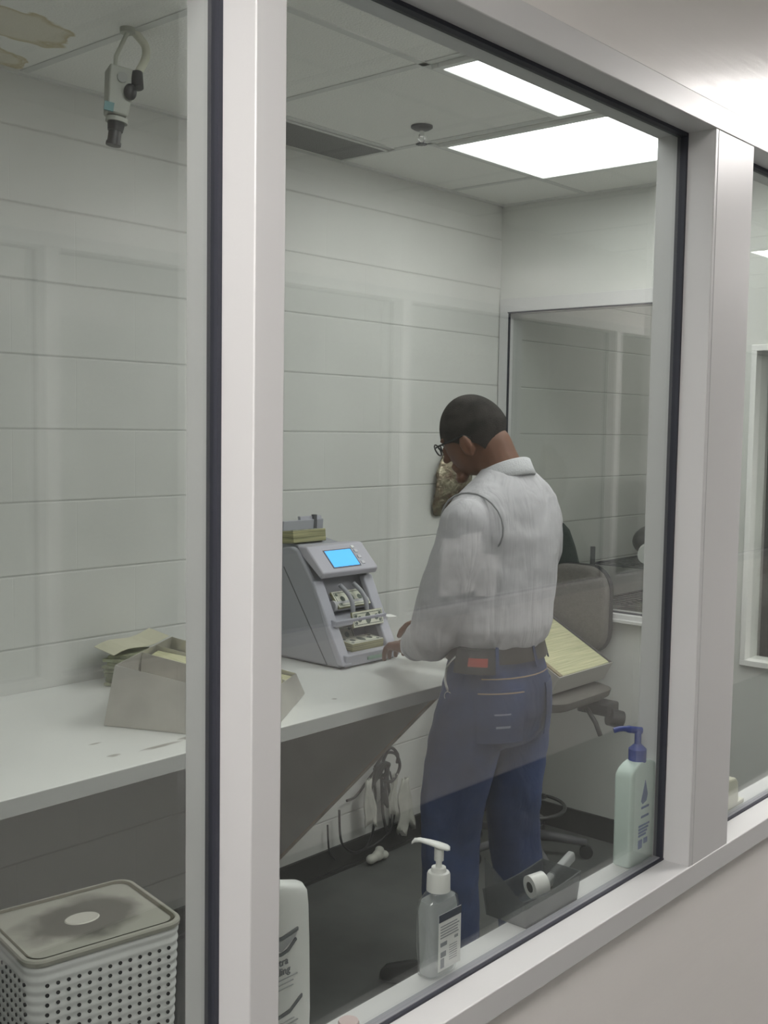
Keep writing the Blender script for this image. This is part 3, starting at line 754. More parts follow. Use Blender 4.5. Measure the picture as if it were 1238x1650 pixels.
def hand(mb, wr, d, up, sgn):
    """wrist, pointing direction, back-of-hand normal, thumb side"""
    d = Vector(d).normalized(); up = Vector(up); up = (up-d*up.dot(d)).normalized(); sd = d.cross(up).normalized()*sgn
    w0 = Vector(wr)
    def q(a, b, c): return w0 + d*a + sd*b + up*c
    for b_ in (-.030, -.012, .010, .028):
        chain(mb, [(*q(0.0, b_*.5, 0), .017), (*q(.045, b_*.9, .003), .015), (*q(.085, b_, .004), .0125)], 12)
    for b_, ln in ((.031, .068), (.011, .078), (-.010, .073), (-.030, .058)):
        chain(mb, [(*q(.085, b_, .004), .0105), (*q(.085+ln*.45, b_*1.12, -.006), .0095), (*q(.085+ln*.76, b_*1.15, -.024), .0088), (*q(.085+ln*.90, b_*1.15, -.042), .008)], 12)
    chain(mb, [(*q(.022, .022, -.004), .014), (*q(.050, .050, -.014), .0115), (*q(.078, .060, -.026), .0105), (*q(.098, .058, -.034), .0088)], 12)
hand(body, LW, (.42, .88, -.10), (-.1, .15, 1), 1)
hand(body, RW, (-.20, .90, -.10), (.1, .15, 1), -1)
# legs
LH, LK, LA = (2.465, 1.81, .90), (2.455, 1.875, .50), (2.535, 1.93, .09)
RH, RK, RA = (2.645, 1.80, .90), (2.700, 1.83, .50), (2.760, 1.82, .09)
for H_, K_, A_ in ((LH, LK, LA), (RH, RK, RA)):
    chain(body, [(*H_, .085), (*K_, .056), (K_[0]*.7+A_[0]*.3, K_[1]*.7+A_[1]*.3-.01, K_[2]*.7+A_[2]*.3, .056), (*A_, .038)])
    chain(body, [(A_[0], A_[1], .06, .030), (A_[0]-.06, A_[1]+.115, .032, .020)])
bo = remesh(body.build('body', skin, t, smooth=True), .0042, 5)

# hair: close-cropped cap over the scalp
hr = MB(); rings = []; m_, n_ = 26, 36
capv = []; grid = {}
for k in range(0, m_+1):
    th = PI*k/m_*.72
    for i in range(n_):
        ph = 2*PI*i/n_
        lim = .72*PI
        # hairline: high at the face, low at the nape
        front = max(0, math.sin(ph)); back = max(0, -math.sin(ph)); 
        top = R(62) if False else None
        maxth = R(72)*front + R(118)*back*1.0 + R(96)*(1-front-back) if front or back else R(96)
        maxth = R(100) + (R(76)-R(100))*front**1.5 + (R(134)-R(100))*back**.9 + R(2)*math.sin(ph*9)
        tt = maxth*k/m_
        x = math.sin(tt)*math.cos(ph)*.0785; y = math.sin(tt)*math.sin(ph)*.098; z = math.cos(tt)*.1145
        if z < 0:
            f = -z/.112; x *= 1-.30*f*f
            if y < 0: y *= 1-.45*f
            y += .018*f
        if y > 0: y *= .96
        capv.append(hp_(x, y, z))
fcs = []
for k in range(m_):
    for i in range(n_):
        j = (i+1) % n_
        if k == 0: fcs.append((0, (k+1)*n_+j, (k+1)*n_+i)) if False else fcs.append((k*n_+i, k*n_+j, (k+1)*n_+j, (k+1)*n_+i))
        else: fcs.append((k*n_+i, k*n_+j, (k+1)*n_+j, (k+1)*n_+i))
hr.add(capv, fcs)
ho_ = hr.build('hair', mat('cropped_dark_hair', (.085, .070, .066), .9, var=.65, vscale=24, bump=1, bscale=500), t, smooth=True)
sd_ = ho_.modifiers.new('solid', 'SOLIDIFY'); sd_.thickness = .003; sd_.offset = 1

# glasses
gl = MB()
for sx in (-1, 1):
    gl.torus((0, 0, 0), .020, .0022, 'y', 20, 6)
    nb = len(gl.v) - 20*6
    for k in range(nb, len(gl.v)):
        p = Vector(gl.v[k]); gl.v[k] = tuple(hp_(p.x*1.15+sx*.031, p.y+.108, p.z*.85+.006))
    gl.tube([hp_(sx*.054, .106, .012), hp_(sx*.075, .092, .010), hp_(sx*.082, .04, .006), hp_(sx*.083, .012, .004), hp_(sx*.081, -.004, -.012)], .0028, 8)
gl.tube([hp_(-.010, .108, .010), hp_(0, .113, .013), hp_(.010, .108, .010)], .002, 8)
gl.build('glasses', MT['black'], t, smooth=True)

# shirt: torso and sleeves in one surface
def shirt_mat():
    m = mat('heather_grey_knit', (.47, .46, .485), .85, var=.06, vscale=60, bump=.1, bscale=300)
    nt = m.node_tree; N = nt.nodes; L = nt.links; b = N['Principled BSDF']
    tc = N.new('ShaderNodeTexCoord'); mp = N.new('ShaderNodeMapping'); mp.inputs['Scale'].default_value = (19, 19, 2.0)
    L.new(tc.outputs['Object'], mp.inputs['Vector'])
    nz = N.new('ShaderNodeTexNoise'); nz.inputs['Scale'].default_value = 1; nz.inputs['Detail'].default_value = 3; nz.inputs['Distortion'].default_value = .6
    L.new(mp.outputs[0], nz.inputs['Vector'])
    bp = N.new('ShaderNodeBump'); bp.inputs['Strength'].default_value = .55; bp.inputs['Distance'].default_value = .02
    L.new(nz.outputs['Fac'], bp.inputs['Height']); L.new(bp.outputs[0], b.inputs['Normal'])
    return m
SM = shirt_mat()
s = MB()
s.ell([(1.040, 2.557, 1.80, .156, .110), (1.065, 2.557, 1.80, .172, .126), (1.10, 2.557, 1.80, .186, .137), (1.17, 2.560, 1.80, .190, .138), (1.27, 2.565, 1.80, .203, .140),
       (1.36, 2.570, 1.80, .217, .138), (1.42, 2.573, 1.797, .219, .124), (1.460, 2.575, 1.793, .195, .108), (1.492, 2.577, 1.790, .150, .090), (1.518, 2.577, 1.790, .104, .074), (1.538, 2.577, 1.79, .074, .062)], 36)
chain(s, [(LS[0], LS[1], LS[2]-.012, .073), (2.365, 1.80, 1.30, .074), (2.352, 1.835, 1.19, .071), (LE[0], LE[1]-.005, LE[2]+.02, .067), (LE[0]+.02, LE[1]+.015, LE[2]-.010, .060), (2.430, 1.965, 1.045, .057), (2.480, 2.025, 1.022, .048), (2.500, 2.048, 1.012, .041)])
chain(s, [(RS[0]-.005, RS[1], RS[2]-.020, .070), (2.80, 1.83, 1.30, .074), (2.84, 1.88, 1.20, .070), (RE[0], RE[1], RE[2], .064), (2.82, 2.04, 1.09, .056), (2.788, 2.12, 1.05, .042)])
so = remesh(s.build('shirt', SM, t, smooth=True), .006, 8)
dt = bpy.data.textures.new('folds', 'CLOUDS'); dt.noise_scale = .085; dt.noise_depth = 2
dm_ = so.modifiers.new('folds', 'DISPLACE'); dm_.texture = dt; dm_.strength = .013; dm_.mid_level = .5; dm_.texture_coords = 'LOCAL'
# collar
cl = MB(); rings = []
for (dr, z, dy) in ((-.002, 1.500, 0), (-.005, 1.560, 0), (-.002, 1.570, 0), (.004, 1.568, 0), (.016, 1.540, 0), (.022, 1.528, 0), (.018, 1.522, 0), (.006, 1.535, 0)):
    ring = []
    for i in range(36):
        ph = 2*PI*i/36; fr_ = math.sin(ph)
        ring.append((2.572+(.066+dr)*math.cos(ph), 1.797+dy+(.064+dr)*math.sin(ph), z-.050*(fr_+1)*.5))
    rings.append(ring)
cl.loft(rings, False).build('collar', mat('collar_rib', (.50, .50, .52), .85, bump=.3, bscale=200), so, smooth=True)
# shoulder seams: thin raised piping around each armhole
for C_, s0 in ((Vector((2.415, 1.79, 1.40)), -1),):
    tp_ = MB(); pts = []
    for k in range(25):
        a_ = 2*PI*k/24; pts.append((C_.x-.012*math.sin(a_)-.004, C_.y+.104*math.cos(a_), C_.z-.014+.088*math.sin(a_)))
    tp_.tube(pts, .0028, 6).build('shoulder_seam', mat('seam_grey', (.30, .30, .31), .9), so, smooth=True)
tk = MB().torus((0, 0, 0), .044, .005, 'z', 24, 8)
dr_ = Vector((.62, .75, -.27)).normalized(); rq = Vector((0, 0, 1)).rotation_difference(dr_).to_matrix()
tk.v = [tuple(Vector((2.497, 2.045, 1.013)) + rq @ Vector(p)) for p in tk.v]
tk.build('cuff', mat('cuff_rib', (.42, .42, .44), .85, bump=.3, bscale=200), so, smooth=True)

# jeans
def jeans_mat():
    m = mat('blue_denim', (.036, .070, .20), .8, var=.45, vscale=3.5, vcol=(.016, .027, .078), bump=.12, bscale=400)
    nt = m.node_tree; N = nt.nodes; L = nt.links; b = N['Principled BSDF']
    tc = N.new('ShaderNodeTexCoord'); mp = N.new('ShaderNodeMapping'); mp.inputs['Scale'].default_value = (9, 9, 5)
    L.new(tc.outputs['Object'], mp.inputs['Vector'])
    nz = N.new('ShaderNodeTexNoise'); nz.inputs['Scale'].default_value = 1; nz.inputs['Detail'].default_value = 4; nz.inputs['Distortion'].default_value = .8
    L.new(mp.outputs[0], nz.inputs['Vector'])
    bp = N.new('ShaderNodeBump'); bp.inputs['Strength'].default_value = .5; bp.inputs['Distance'].default_value = .02
    L.new(nz.outputs['Fac'], bp.inputs['Height']); L.new(bp.outputs[0], b.inputs['Normal'])
    return m
JM = jeans_mat()
j = MB()
j.ell([(1.052, 2.557, 1.80, .150, .103), (1.00, 2.557, 1.80, .165, .118), (.93, 2.556, 1.798, .180, .136), (.86, 2.556, 1.80, .184, .138), (.80, 2.556, 1.81, .176, .125), (.77, 2.556, 1.81, .16, .11)], 36)
chain(j, [(LH[0], LH[1], LH[2]-.02, .100), (2.450, 1.83, .76, .104), (2.447, 1.86, .62, .095), (LK[0], LK[1], LK[2], .086), (2.480, 1.89, .34, .083), (2.515, 1.91, .20, .083), (LA[0]-.005, LA[1]-.003, .11, .080)])
chain(j, [(RH[0], RH[1], RH[2]-.02, .100), (2.672, 1.81, .76, .100), (2.690, 1.825, .62, .090), (RK[0], RK[1], RK[2], .080), (2.725, 1.825, .34, .076), (2.75, 1.82, .20, .076), (RA[0]-.004, RA[1]-.003, .11, .074)])
jo = remesh(j.build('jeans', JM, t, smooth=True), .007, 8)
dj = jo.modifiers.new('folds', 'DISPLACE'); dj.texture = dt; dj.strength = .012; dj.mid_level = .5; dj.texture_coords = 'LOCAL'
# seat seam and back pocket on the left buttock
def on_hip(ph, z, off=0):
    # point on the hip ellipse at angle ph (deg, 270 = back)
    tb = [(1.075, .148, .101), (1.052, .150, .103), (1.00, .165, .118), (.93, .180, .136), (.86, .184, .138), (.80, .178, .132), (.70, .178, .13)]
    for (z0, a0, b0), (z1, a1, b1) in zip(tb, tb[1:]):
        if z <= z0 and z >= z1:
            f = (z0-z)/(z0-z1); a_ = a0+(a1-a0)*f; b_ = b0+(b1-b0)*f; break
    c, q = math.cos(R(ph)), math.sin(R(ph)); return Vector((2.556+(a_+off)*c, 1.80+(b_+off)*q, z))
def hip_patch(phs, zs, off, th, name, m, par):
    rows = []
    mb = MB(); n1, n2 = 8, 8; v = []; f = []
    for o2 in (off, off+th):
        for i in range(n1+1):
            for k in range(n2+1):
                z = zs[0]+(zs[1]-zs[0])*k/n2; ph = phs[0]+(phs[1]-phs[0])*i/n1
                v.append(on_hip(ph, z, o2))
    W = n2+1; T = (n1+1)*W
    for i in range(n1):
        for k in range(n2):
            q = i*W+k; f.append((q, q+1, q+W+1, q+W)); f.append((T+q, T+q+W, T+q+W+1, T+q+1))
    for i in range(n1):
        f.append((i*W, (i+1)*W, T+(i+1)*W, T+i*W)); f.append((i*W+n2, T+i*W+n2, T+(i+1)*W+n2, (i+1)*W+n2))
    for k in range(n2):
        f.append((k, T+k, T+k+1, k+1)); f.append((n1*W+k, n1*W+k+1, T+n1*W+k+1, T+n1*W+k))
    return mb.add(v, f).build(name, m, par, smooth=True, auto=40)
hip_patch((205, 252), (.945, .80), .004, .003, 'back_pocket', JM, jo)
stitch = mat('gold_stitching', (.28, .20, .13), .8)
hip_patch((205, 252), (.938, .935), .007, .001, 'stitching', stitch, jo)
hip_patch((285, 330), (.945, .80), .004, .003, 'back_pocket', JM, jo)
hip_patch((208, 335), (.975, .972), .003, .0012, 'stitching', stitch, jo)
hip_patch((222, 238), (.882, .878), .0075, .001, 'stitching', mat('worn_patch', (.22, .23, .30), .8), jo)
hip_patch((224, 238), (.848, .842), .0075, .001, 'worn_patch', mat('worn_denim', (.22, .25, .32), .85), jo)
# belt with loops, phone holster, keys
hip_patch((0, 180), (1.055, 1.012), .010, .004, 'belt', mat('dark_leather', (.025, .020, .017), .5), t)
hip_patch((180, 360), (1.055, 1.012), .010, .004, 'belt', mat('dark_leather_back', (.025, .020, .017), .5), t)
for ph in (272, 325, 225): hip_patch((ph-1.8, ph+1.8), (1.062, .995), .013, .003, 'belt_loop', JM, jo)
hip_patch((181, 222), (1.056, .992), .014, .024, 'phone_holster', MT['black'], t)
hip_patch((196, 215), (1.034, 1.012), .038, .002, 'red_label', mat('red_patch', (.30, .045, .03), .6), t)
p0 = on_hip(176, 1.03, .02)
kc = MB(); kc.tube(smooth_path([p0, p0+Vector((-.012, .02, -.03)), p0+Vector((-.010, .028, -.07)), p0+Vector((.0, .024, -.10))]), .004, 8)
kc.torus(p0+Vector((0, .024, -.115)), .013, .002, 'x', 16, 6).box(-.001, .001, -.004, .004, -.05, 0, Matrix.Translation(p0+Vector((.002, .026, -.12))))
kc.build('key_clip', MT['chrome'], t, smooth=True, auto=40)
# shoes
for A_ in (LA, RA):
    d = Vector((-.50, .86, 0)).normalized() if A_ is LA else Vector((-.1, 1, 0)).normalized(); q = Vector((-d.y, d.x, 0))
    rows = []
    for (l, w_, h) in ((-.055, .028, .055), (-.04, .038, .085), (0, .042, .10), (.05, .044, .085), (.10, .050, .062), (.15, .050, .052), (.19, .038, .042), (.205, .018, .028)):
        c = Vector((A_[0], A_[1], 0)) + d*l
        rows.append([c + q*(w_*math.cos(2*PI*k/18)) + Vector((0, 0, .003 + h/2 + h/2*math.sin(2*PI*k/18))) for k in range(18)])
    MB().loft(rows).build('shoe', MT['black'], t, smooth=True)
# wrist watch band
tk = MB().torus((0, 0, 0), .0295, .004, 'z', 24, 8)
tk.v = [tuple(Vector(LW)-dr_*.012 + rq @ Vector(p)) for p in tk.v]
tk.build('bracelet', MT['chrome'], t, smooth=True)
# ================================================================== STOOL WITH NOTE TRAY
fab = mat('grey_brown_tweed', (.145, .135, .125), .95, var=.25, vscale=120, bump=.4, bscale=350)
t = thing('drafting_chair', 'tall office chair with grey brown tweed back behind the man', 'chair', (3.58, 2.33, 0))
SX, SY, SZ = 3.58, 2.31, .672
st_ = MB(); rows = []
def rr(cx, cyy, hx, hy, rad, z, n=6):
    pts = []
    for (sx, sy_, a0) in ((1, 1, 0), (-1, 1, 90), (-1, -1, 180), (1, -1, 270)):
        for k in range(n+1):
            an = R(a0+90*k/n); pts.append((cx+sx*(hx-rad)+rad*math.cos(an), cyy+sy_*(hy-rad)+rad*math.sin(an), z))
    return pts
MB().loft([rr(SX, SY, .19, .19, .07, SZ-.05), rr(SX, SY, .21, .21, .08, SZ-.035), rr(SX, SY, .215, .215, .08, SZ-.012), rr(SX, SY, .19, .19, .07, SZ)]).build('seat', fab, t, smooth=True, auto=50)
# back: plane near x = 3.82 facing -x
by0, by1, bz0, bz1 = 2.165, 2.455, .77, 1.115
rows = []
for x, ins in ((3.795, .022), (3.799, .010), (3.806, .003), (3.825, 0), (3.838, .008)):
    p = []
    for (sx, sz, a0) in ((1, 1, 0), (-1, 1, 90), (-1, -1, 180), (1, -1, 270)):
        for k in range(7):
            an = R(a0+90*k/6); rd = .095
            p.append((x, (by0+by1)/2+sx*((by1-by0)/2-ins-rd)+rd*math.cos(an), (bz0+bz1)/2+sz*((bz1-bz0)/2-ins-rd)+rd*math.sin(an)))
    rows.append(p)
MB().loft(rows).build('backrest', fab, t, smooth=True, auto=50)
rows = []
for x, ins in ((3.834, 0.002), (3.848, -.004), (3.862, .01)):
    p = []
    for (sx, sz, a0) in ((1, 1, 0), (-1, 1, 90), (-1, -1, 180), (1, -1, 270)):
        for k in range(7):
            an = R(a0+90*k/6); rd = .095
            p.append((x, (by0+by1)/2+sx*((by1-by0)/2-ins-rd)+rd*math.cos(an), (bz0+bz1)/2+sz*((bz1-bz0)/2-ins-rd)+rd*math.sin(an)))
    rows.append(p)
MB().loft(rows).build('back_shell', MT['black'], t, smooth=True, auto=50)
MB().tube(smooth_path([(3.70, 2.30, SZ-.055), (3.82, 2.30, SZ-.05), (3.862, 2.30, .72), (3.860, 2.30, .92)]), .018).build('back_bar', MT['black'], t, smooth=True)
MB().box(SX-.13, SX+.13, SY-.12, SY+.12, SZ-.075, SZ-.048).box(3.66, 3.74, 2.06, 2.20, SZ-.10, SZ-.05).build('mechanism', MT['black'], t, bevel=.008)
MB().cyl((3.68, 2.07, SZ-.10), (3.72, 2.04, SZ-.115), .034).build('knob', MT['black'], t, smooth=True, auto=40)
MB().tube([(3.62, 2.13, SZ-.07), (3.60, 2.08, SZ-.11), (3.585, 2.05, SZ-.15)], .009).build('lever', MT['black'], t, smooth=True)
MB().cyl((SX-.04, SY+.03, .09), (SX-.04, SY+.03, SZ-.07), .026).build('column', MT['darkgrey'], t, smooth=True, auto=40)
for k in range(5):
    a_ = 2*PI*k/5+.3; c0 = Vector((SX-.04, SY+.03, .09)); e_ = c0+Vector((.235*math.cos(a_), .235*math.sin(a_), -.025))
    MB().tube([c0, c0.lerp(e_, .5)+Vector((0, 0, .004)), e_], [.024, .018, .014]).build('leg', MT['darkgrey'], t, smooth=True)
    MB().cyl(e_+Vector((-.008*math.sin(a_), .008*math.cos(a_), -.037)), e_+Vector((.008*math.sin(a_), -.008*math.cos(a_), -.037)), .026).build('caster', MT['black'], t, smooth=True, auto=40)
rg = MB().torus((SX-.04, SY+.03, .20), .15, .007, 'z', 36, 8)
for k in range(3):
    a_ = 2*PI*k/3; rg.cyl((SX-.04, SY+.03, .20), (SX-.04+.15*math.cos(a_), SY+.03+.15*math.sin(a_), .20), .007)
rg.build('foot_ring', mat('grey_metal_ring', (.10, .10, .10), .35, metal=.6), t, smooth=True)
# tray tilted on the seat
TT = Matrix.Translation((3.585, 2.150, .689)) @ Matrix.Rotation(R(28), 4, 'X')
t = thing('note_tray', 'shallow beige tray full of notes tilted on the seat of the tall chair', 'tray', (3.585, 2.150, .689)); t.rotation_euler = (R(28), 0, 0)
tm = mat('beige_grey_tray', (.42, .41, .38), .5)
MB().box(-.19, .19, 0, .36, 0, .004, TT).build('bottom', tm, t)
MB().box(-.19, .19, 0, .004, 0, .078, TT).build('front_wall', tm, t, bevel=.001)
MB().box(-.19, .19, .356, .36, 0, .078, TT).build('back_wall', tm, t)
MB().box(-.19, -.186, .004, .356, 0, .078, TT).build('side_wall', tm, t); MB().box(.186, .19, .004, .356, 0, .078, TT).build('side_wall', MT['darkgrey'], t)
t2 = thing('banknote_stack', 'yellowish row of banknotes packed on edge in the tilted tray on the chair', 'banknotes', (3.585, 2.150, .697)); t2.rotation_euler = (R(28), 0, 0)
MB().box(-.180, .182, .010, .350, .005, .074, TT).build('notes', MT['cash_y'], t2, bevel=.003)
MB().box(-.181, -.162, .006, .10, .0745, .0800, TT).build('band', mat('brown_band', (.25, .20, .12), .6), t2)
# prop under the raised end of tray: box on seat
tag(MB().box(3.45, 3.74, 2.36, 2.45, SZ+.001, SZ+.112).build('carton', mat('dark_carton', (.10, .09, .08), .8, var=.2), bevel=.003), 'dark carton on the chair seat propping up the raised end of the tilted tray', 'box')
# dark jacket over the back
jk = MB(); rows = []
for i in range(11):
    f = i/10; y = 2.30+.30*f; zt = 1.27-.9*max(0, abs(f-.5)-.12)**1.6*1.6
    rows.append([(3.884+(.008+.004*math.sin(f*9+k))*math.cos(2*PI*k/12), y, (zt+.80)/2+(zt-.80)/2*math.sin(2*PI*k/12)) for k in range(12)])
tag(jk.loft(rows).build('jacket', mat('dark_green_jacket', (.022, .032, .030), .85, bump=.5, bscale=30), smooth=True), 'dark green jacket hung behind the backrest of the tall chair', 'jacket')

# ================================================================== THINGS ON THE WINDOW LEDGE
ZL = ZS1
# hand sanitizer
clear = glass_mat('clear_plastic', (.97, .98, .98), .05, .07)
def sani():
    t = thing('sanitizer_bottle', 'clear pump bottle of hand sanitizer with white pump and dark banded label on the ledge', 'bottle', (1.247, .969, ZL))
    cx, cy_ = 1.244, .9695
    bt = MB().ell([(ZL, cx, cy_, .027, .014), (ZL+.004, cx, cy_, .032, .0185), (ZL+.05, cx, cy_, .0370, .0195), (ZL+.100, cx, cy_, .0370, .0195), (ZL+.112, cx, cy_, .034, .018), (ZL+.121, cx, cy_, .020, .015), (ZL+.126, cx, cy_, .0135, .0135)], 32, 3.2).build('bottle_body', clear, t, smooth=True, auto=60)
    gel = mat('clear_gel', (.92, .94, .94), .1, alpha=.33)
    MB().ell([(ZL+.003, cx, cy_, .028, .015), (ZL+.006, cx, cy_, .030, .0165), (ZL+.100, cx, cy_, .0345, .0178), (ZL+.113, cx, cy_, .030, .015)], 32, 3.2).build('gel', gel, bt, smooth=True, auto=60)
    MB().box(cx-.023, cx+.029, cy_-.0205, cy_-.0198, ZL+.014, ZL+.098).build('front_label', MT['paper'], bt)
    MB().box(cx-.023, cx+.029, cy_-.0212, cy_-.0203, ZL+.087, ZL+.098).build('label_band', mat('navy_ink', (.02, .03, .06), .5), bt)
    ink = mat('grey_ink', (.30, .31, .34), .7); k = MB()
    for r2 in range(5): k.box(cx-.019, cx+.026-random.uniform(0, .008), cy_-.0210, cy_-.0204, ZL+.079-.0042*r2, ZL+.0805-.0042*r2)
    for (x0, x1, z0, z1) in ((-.019, -.004, .050, .056), (.014, .022, .054, .058), (-.018, -.006, .034, .042), (-.018, -.010, .018, .032)): k.box(cx+x0, cx+x1, cy_-.0210, cy_-.0204, ZL+z0, ZL+z1)
    for r2 in range(7): k.box(cx+.002, cx+.020, cy_-.0210, cy_-.0204, ZL+.046-.0035*r2, ZL+.0468-.0035*r2)
    k.build('label_print', ink, bt)
    MB().ell([(ZL+.124, cx, cy_, .0175, .0175), (ZL+.148, cx, cy_, .0170, .0170), (ZL+.151, cx, cy_, .0155, .0155), (ZL+.152, cx, cy_, .0115, .0115), (ZL+.158, cx, cy_, .0105, .0105)], 40).build('collar', MT['white'], t, smooth=True, auto=40)
    MB().cyl((cx, cy_, ZL+.155), (cx, cy_, ZL+.170), .0045).cyl((cx, cy_, ZL+.168), (cx, cy_, ZL+.186), .0070).build('stem', MT['white'], t, smooth=True, auto=40)
    nz = MB(); d = Vector((-.60, .80, 0)).normalized(); d2 = Vector((-d.y, d.x, 0)); rows = []
    for (l, w_, zt, h) in ((-.016, .006, .186, .004), (-.012, .011, .187, .006), (0, .012, .190, .008), (.014, .009, .194, .007), (.028, .006, .197, .006), (.036, .004, .196, .006), (.040, .003, .192, .004)):
        c = Vector((cx, cy_, ZL+zt))+d*l
        rows.append([c+d2*(w_*math.cos(2*PI*q/12))+Vector((0, 0, h/2*math.sin(2*PI*q/12))) for q in range(12)])
    nz.loft(rows).build('pump_head', MT['white'], t, smooth=True)
sani()
# lotion bottle with blue pump
t = thing('lotion_bottle', 'tall pale mint lotion bottle with blue pump at the right end of the ledge', 'bottle', (1.83, .968, ZL))
mint = mat('pale_mint_plastic', (.74, .87, .81), .35); cx, cy_ = 1.831, .9685
blue = mat('blue_pump_plastic', (.035, .065, .33), .35)
rows = [(ZL, cx, cy_, .047, .016), (ZL+.004, cx, cy_, .051, .0185), (ZL+.165, cx, cy_, .0515, .019), (ZL+.172, cx, cy_, .050, .0185), (ZL+.180, cx, cy_, .042, .0175), (ZL+.186, cx, cy_, .028, .0165), (ZL+.189, cx, cy_, .016, .015)]
lb = MB().ell(rows, 48, 9).build('bottle_body', mint, t, smooth=True, auto=50)
bi = mat('blue_print', (.10, .16, .34), .5); k = MB()
yy0, yy1 = cy_-.0195, cy_-.0186
k.prism([(cx-.016, ZL+.118), (cx-.002, ZL+.156), (cx+.008, ZL+.128), (cx+.004, ZL+.116), (cx-.010, ZL+.112)], yy0, yy1, 'y')
k.box(cx-.014, cx+.014, yy0, yy1, ZL+.103, ZL+.107).box(cx-.014, cx+.014, yy0, yy1, ZL+.086, ZL+.090)
for r2 in range(4): k.box(cx-.022, cx+.018-.004*r2, yy0, yy1, ZL+.070-.006*r2, ZL+.0735-.006*r2)
k.box(cx-.022, cx-.008, yy0, yy1, ZL+.030, ZL+.046).box(cx-.002, cx+.012, yy0, yy1, ZL+.036, ZL+.046)
k.build('label_print', bi, lb)
MB().ell([(ZL+.187, cx, cy_, .0165, .0165), (ZL+.210, cx, cy_, .0165, .0165), (ZL+.213, cx, cy_, .013, .013), (ZL+.219, cx, cy_, .007, .007)], 32).build('collar', blue, t, smooth=True, auto=40)
MB().cyl((cx, cy_, ZL+.215), (cx, cy_, ZL+.243), .0062).tube(smooth_path([(cx+.006, cy_-.004, ZL+.243), (cx-.006, cy_+.006, ZL+.245), (cx-.024, cy_+.020, ZL+.248), (cx-.036, cy_+.030, ZL+.245)]), [.0066]*10+[.005]*9, 10).build('pump_head', blue, t, smooth=True, auto=50)
# white bottle behind the mullion
t = thing('lotion_bottle', 'white flat-sided lotion bottle half hidden by the aluminium mullion at the ledge', 'bottle', (.910, .968, ZL))
cx, cy_ = .910, .9685
wp = mat('white_bottle_plastic', (.90, .91, .89), .35)
rows = []
for (z, a_, b_) in ((0, .046, .016), (.004, .050, .0185), (.06, .0510, .0195), (.15, .0485, .0195), (.195, .0465, .019), (.213, .0440, .0185), (.224, .036, .018), (.231, .024, .016), (.235, .014, .013)):
    rows.append((ZL+z, cx, cy_, a_+.013*(z < .23), b_))
wb = MB().ell(rows, 44, 2.8).build('bottle_body', wp, t, smooth=True, auto=60)
MB().ell([(ZL+.234, cx, cy_, .0115, .0115), (ZL+.252, cx, cy_, .0105, .0105)], 24).build('cap', MT['white'], t, smooth=True, auto=40)
gi = mat('dark_grey_ink', (.16, .17, .18), .6); k = MB()
yy0, yy1 = cy_-.0208, cy_-.0188
k.prism([(cx-.028, ZL+.178), (cx, ZL+.174), (cx+.028, ZL+.178), (cx+.028, ZL+.174), (cx, ZL+.170), (cx-.028, ZL+.174)], yy0, yy1, 'y')
k.prism([(cx-.024, ZL+.166), (cx-.01, ZL+.156), (cx, ZL+.154), (cx+.01, ZL+.156), (cx+.024, ZL+.166), (cx+.026, ZL+.163), (cx+.012, ZL+.152), (cx, ZL+.150), (cx-.012, ZL+.152), (cx-.026, ZL+.163)], yy0, yy1, 'y')
k.prism([(cx-.036, ZL+.083), (cx-.01, ZL+.075), (cx+.015, ZL+.078), (cx+.036, ZL+.090), (cx+.036, ZL+.086), (cx+.015, ZL+.073), (cx-.01, ZL+.071), (cx-.036, ZL+.079)], yy0, yy1, 'y')
k.build('label_print', gi, wb)
lg = mat('light_grey_ink', (.46, .47, .48), .7); k = MB()
k.prism([(cx-.026, ZL+.173), (cx, ZL+.169), (cx+.026, ZL+.173), (cx+.023, ZL+.167), (cx, ZL+.155), (cx-.023, ZL+.167)], yy0+.0002, yy1, 'y')
for z in (.119, .113, .107, .064, .059, .054, .049, .044, .039, .026, .021, .016, .011): k.box(cx-.034, cx+random.uniform(.020, .034), yy0+.0004, yy1, ZL+z, ZL+z+.0011)
k.build('fine_print', lg, wb)
for s_t, zz, xx in (('Ultra', .138, -.017), ('Healing', .126, -.026)):
    text_mesh('lettering', s_t, .0135, mat('ink', (.24, .25, .27), .6), Matrix.Translation((cx+xx, yy0+.0002, ZL+zz)) @ Matrix.Rotation(R(90), 4, 'X'), wb)

# smoked plastic bin with tape roll
t = thing('desk_bin', 'smoky translucent plastic desk bin with a curved rim on the window ledge', 'bin', (1.515, .99, ZL))
smoke = mat('smoked_plastic', (.10, .11, .115), .25, alpha=.55)
bx0, bx1, by0_, by1_ = 1.438, 1.612, .950, 1.030
nseg = 18
def rim(f): return .048-.006*math.sin(PI*f)
fw = MB()
for yy in (by0_, by1_-.003):
    pts = [(bx0+.012, ZL+.001), (bx1-.012, ZL+.001)] + [(bx0+(bx1-bx0)*(1-i/nseg), ZL+rim(1-i/nseg)) for i in range(nseg+1)]
    fw.prism(pts, yy, yy+.003, 'y')
fw.build('curved_wall', smoke, t)
MB().hexa([Vector(p) for p in ((bx0+.012, by0_+.003, ZL+.001), (bx0+.015, by0_+.003, ZL+.001), (bx0+.015, by1_-.003, ZL+.001), (bx0+.012, by1_-.003, ZL+.001), (bx0, by0_+.003, ZL+.048), (bx0+.003, by0_+.003, ZL+.048), (bx0+.003, by1_-.003, ZL+.048), (bx0, by1_-.003, ZL+.100))]).build('end_wall', smoke, t)
